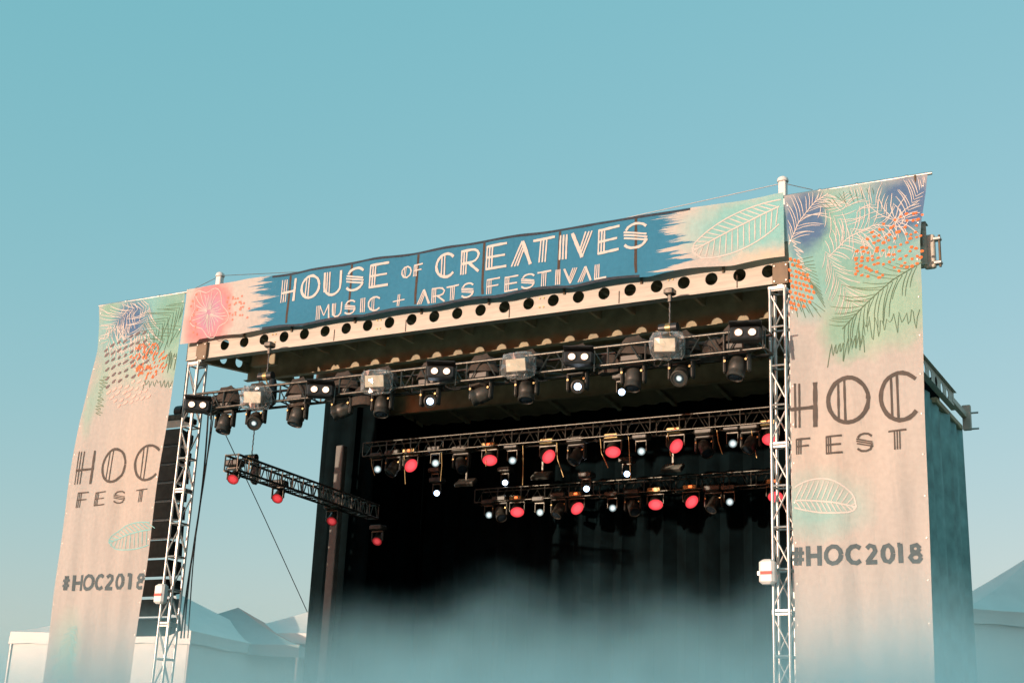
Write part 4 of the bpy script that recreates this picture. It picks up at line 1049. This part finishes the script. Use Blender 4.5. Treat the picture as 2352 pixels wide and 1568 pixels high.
# flower on the sign
p = Print(main)
for k in range(26):
    a = R(k*360/26); r = 1+.25*math.sin(5*a+.5)
    c = (478, 716)
    pts = [(c[0]+math.cos(a+.12*math.sin(q*3+k))*q*34*r, c[1]+math.sin(a+.12*math.sin(q*3+k))*q*44*r) for q in (.15, .35, .55, .75, 1)]
    p.pline(pts, .012)
pts = [(478+math.cos(R(t))*40*(1+.18*math.sin(5*R(t)+.5)), 716+math.sin(R(t))*52*(1+.16*math.sin(5*R(t)+.5))) for t in range(0, 365, 6)]
p.pline(pts, .014)
p.done('flower_print', WINK)
p = Print(main, .0065)
for k in range(40):
    x = random.choice([random.uniform(433, 452), random.uniform(520, 575), random.uniform(520, 560)]); y = random.uniform(668, 772) if x < 500 else random.uniform(690, 745)
    p.dot(x, y-(x-433)*.10, .022, .022)
p.done('coral_dot_print', PINK_I)
# left banner
p = Print(leftb)
frond(p, [(310, 705), (270, 735), (245, 785)], 62, 16, 0, .014, 34, 12, .35); frond(p, [(345, 705), (325, 765), (300, 840)], 62, 18, 0, .014, 32, 12, .3)
frond(p, [(345, 700), (320, 710), (280, 705)], 30, 8, 0, .016, 60); scribble(p, 245, 745, 300, 740, 40, 8, .015, 100); scribble(p, 300, 770, 345, 760, 50, 7, .015, 95); scribble(p, 240, 790, 290, 800, 30, 6, .014, 95)
p.done('white_palm_print', WINK)
p = Print(leftb, .0065)
frond(p, [(425, 690), (385, 725), (350, 765)], 60, 12, 0, .010, 35); frond(p, [(420, 745), (370, 780), (330, 800)], 50, 10, 0, .010, 35)
scribble(p, 385, 800, 420, 800, 60, 8, .010, 98); scribble(p, 330, 870, 400, 870, 24, 8, .010, 95); scribble(p, 228, 860, 215, 950, 26, 12, .012, 15)
p.done('dark_palm_print', GINK)
p = Print(leftb, .008)
for k in range(110):
    a = random.uniform(0, 2*math.pi); q = math.sqrt(random.random()); x = 342+42*q*math.cos(a); y = 828+42*q*math.sin(a)
    p.dot(x, y, .012, .032, -.5)
p.done('orange_dot_print', OINK)
p = Print(leftb, .0075)
for r_ in range(6):
    for k in range(7):
        x = 242+k*15+r_*1; y = 800+r_*17-k*6+random.uniform(-4, 4)
        if x < 345: p.dot(x, y, .065*random.uniform(.7, 1.1), .026, .55)
p.done('plum_dash_print', BROWNI)
p = Print(leftb, .0075)
for r_ in range(4):
    for k in range(6):
        x = 250+k*14+r_*8; y = 900+r_*11-k*5+random.uniform(-4, 4)
        p.dot(x, y, .065*random.uniform(.7, 1.1), .024, .5)
p.done('pink_dash_print', PALEP)
for ch, a, b, y0, y1 in (('H', 180, 216, 1037, 1112), ('O', 234, 290, 1030, 1108), ('C', 310, 372, 1022, 1104)):
    xm = (a+b)/2; q0, q1 = U(xm, y1, YB0), U(xm, y0, YB0); glyph(leftb, ch, bx(a, (y0+y1)/2), bx(b, (y0+y1)/2), q0.z, q1.z, DINK, .05)
for ch, a, b, y0, y1 in (('F', 180, 202, 1131, 1166), ('E', 219, 244, 1130, 1161), ('S', 262, 287, 1127, 1155), ('T', 313, 340, 1124, 1153)):
    xm = (a+b)/2; q0, q1 = U(xm, y1, YB0), U(xm, y0, YB0); glyph(leftb, ch, bx(a, (y0+y1)/2), bx(b, (y0+y1)/2), q0.z, q1.z, DINK, .027)
hashtag(leftb, [('#', 148, 164), ('H', 170, 191), ('O', 194, 220), ('C', 222, 243), ('2', 245, 262), ('0', 267, 289), ('1', 292, 305), ('8', 312, 335)], (148, 335, 1321, 1315, 1357, 1351), .062)
p = Print(leftb); leaf(p, (250, 1245), (366, 1212), 36, 13, .018, .6, -4); p.done('leaf_print', AINK)
p = Print(leftb, .0065); scribble(p, 155, 1440, 150, 1560, 30, 12, .012, 10); frond(p, [(175, 1430), (150, 1500), (140, 1568)], 40, 12, 0, .010, 40); p.done('green_palm_print', AINK)

# ------------------------------------------------------------------ tents
def frame_tent(name, cx, cy, w, d, eave, apex, rot, mtl, label, wall=True, mtl2=None):
    e = empty(name, (cx, cy, 0), label, 'tent'); Rm = Matrix.Rotation(rot, 3, 'Z')
    def P(x, y, z): q = Rm @ Vector((x, y, 0)); return Vector((q.x+cx, q.y+cy, z))
    O = e.location; n = 8; rf = MB()
    cor = [(-w/2, -d/2), (w/2, -d/2), (w/2, d/2), (-w/2, d/2)]
    for k in range(4):
        a, b = cor[k], cor[(k+1) % 4]; m = MB()
        rows = 7
        for j in range(rows+1):
            f = j/rows; zz_ = eave+(apex-eave)*(f**1.25)
            for i in range(n+1):
                t = i/n; x = (a[0]+(b[0]-a[0])*t)*(1-f); y = (a[1]+(b[1]-a[1])*t)*(1-f)
                m.v.append(P(x, y, zz_-.05*math.sin(math.pi*t)*(1-f)))
        m.f = [(j*(n+1)+i, j*(n+1)+i+1, (j+1)*(n+1)+i+1, (j+1)*(n+1)+i) for j in range(rows) for i in range(n)]
        o = m.build('roof_panel', mtl2 if (mtl2 and k == 1) else mtl, e, O, True)
        vm = MB(); hh = .35
        for i in range(n+1):
            t = i/n; x = a[0]+(b[0]-a[0])*t; y = a[1]+(b[1]-a[1])*t; s = .03*math.sin(i*2.3)
            vm.v += [P(x*1.005, y*1.005, eave-.05*math.sin(math.pi*t)), P(x*1.01, y*1.01, eave-hh+s)]
        vm.f = [(2*i, 2*i+1, 2*i+3, 2*i+2) for i in range(n)]
        vm.build('valance', mtl, e, O, True)
        if wall:
            wm = MB()
            for i in range(13):
                t = i/12; x = (a[0]+(b[0]-a[0])*t)*.985; y = (a[1]+(b[1]-a[1])*t)*.985
                s = .05*math.sin(i*1.7+k)
                wm.v += [P(x, y, eave-.1), P(x*(1+s*.3), y*(1+s*.3), 0)]
            wm.f = [(2*i, 2*i+1, 2*i+3, 2*i+2) for i in range(12)]
            wm.build('side_wall', mtl, e, O, True)
        MB().cyl(P(a[0]*.99, a[1]*.99, 0), P(a[0]*.99, a[1]*.99, eave), .05, 8).build('leg', ALU, e, O, True)
    return e
q = U(20, 1450, 30); frame_tent('event_tent', q.x+3.1, q.y+3.4, 6.4, 6.4, q.z, q.z+1.55, R(4), TENTW, 'white walled event tent at far left behind the banner')
q = U(500, 1440, 33); frame_tent('event_tent', U(425, 1370, 33).x, 33+2.5, 6.0, 6.0, U(600, 1458, 33).z-.2, U(425, 1370, 33).z, R(20), TENTB, 'low peaked tent with red roof panel seen left of the stage', False, TENTR)
q = U(680, 1385, 36); frame_tent('event_tent', q.x, 38, 5.0, 5.0, U(600, 1455, 36).z, q.z+.25, R(8), TENTW, 'white peaked tent seen between left tower and the dark curtain', False)
q = U(2310, 1265, 36); frame_tent('event_tent', q.x+.3, 38.5, 6.4, 6.4, U(2150, 1420, 36).z, q.z+.35, R(32), TENTW, 'pale peaked tent at far right beyond the scrim', True)

# ------------------------------------------------------------------ added low volume standing in for a pale lens veil
def lens_veil():
    m, n, l, p = new_mat('lens_veil_volume'); n.remove(p)
    v = n.new('ShaderNodeVolumePrincipled'); v.inputs['Color'].default_value = (.47, .88, 1, 1); v.inputs['Anisotropy'].default_value = 0
    geo = n.new('ShaderNodeNewGeometry'); sp = n.new('ShaderNodeSeparateXYZ'); l.new(geo.outputs['Position'], sp.inputs[0])
    nz = n.new('ShaderNodeTexNoise'); nz.inputs['Scale'].default_value = .55; nz.inputs['Detail'].default_value = 3; l.new(geo.outputs['Position'], nz.inputs['Vector'])
    zz = n.new('ShaderNodeMath'); zz.operation = 'MULTIPLY_ADD'; l.new(nz.outputs['Fac'], zz.inputs[0]); zz.inputs[1].default_value = 2.5; l.new(sp.outputs[2], zz.inputs[2])
    mr = n.new('ShaderNodeMapRange'); mr.interpolation_type = 'SMOOTHSTEP'      # thins out with height, in uneven wisps
    mr.inputs['From Min'].default_value = 5.35; mr.inputs['From Max'].default_value = 3.3; mr.inputs['To Min'].default_value = 0; mr.inputs['To Max'].default_value = .62
    mx = n.new('ShaderNodeMapRange'); mx.interpolation_type = 'SMOOTHSTEP'      # thinner towards the open left side
    mx.inputs['From Min'].default_value = -13.2; mx.inputs['From Max'].default_value = -9.5; mx.inputs['To Min'].default_value = .55; mx.inputs['To Max'].default_value = 1
    l.new(zz.outputs[0], mr.inputs['Value']); l.new(sp.outputs[0], mx.inputs['Value'])
    pr = n.new('ShaderNodeMath'); pr.operation = 'MULTIPLY'; l.new(mr.outputs[0], pr.inputs[0]); l.new(mx.outputs[0], pr.inputs[1]); l.new(pr.outputs[0], v.inputs['Density'])
    l.new(v.outputs[0], n['Material Output'].inputs['Volume'])
    b = MB(); nx_, ny_ = 46, 10
    X0, X1, Y0, Y1 = -48, 12, 14.2, 18.0
    for j in range(ny_+1):
        for i in range(nx_+1):
            x = X0+(X1-X0)*i/nx_; y = Y0+(Y1-Y0)*j/ny_
            b.v.append(Vector((x, y, 5.3+.2*mnoise.noise(Vector((x*.16, y*.2, 3)))+.2*mnoise.noise(Vector((x*.5, y*.5, 9))))))
    W_ = nx_+1
    b.f = [(j*W_+i, j*W_+i+1, (j+1)*W_+i+1, (j+1)*W_+i) for j in range(ny_) for i in range(nx_)]
    base = len(b.v)
    for k in range(W_*(ny_+1)): q = b.v[k]; b.v.append(Vector((q.x, q.y, .03)))
    b.f += [tuple(base+i for i in reversed(f)) for f in b.f]
    def wall(idx):
        for a, c in zip(idx, idx[1:]): b.f.append((a, base+a, base+c, c))
    wall(list(range(0, W_))); wall([j*W_+nx_ for j in range(ny_+1)]); wall(list(range((ny_+1)*W_-1, ny_*W_-1, -1))); wall([j*W_ for j in range(ny_, -1, -1)])
    o = b.build('lens_veil', m, None, (X0, Y0, 0)); tag(o, 'pale volume added low before the stage in place of a lens veil', 'lens_veil', kind='stuff')
lens_veil()
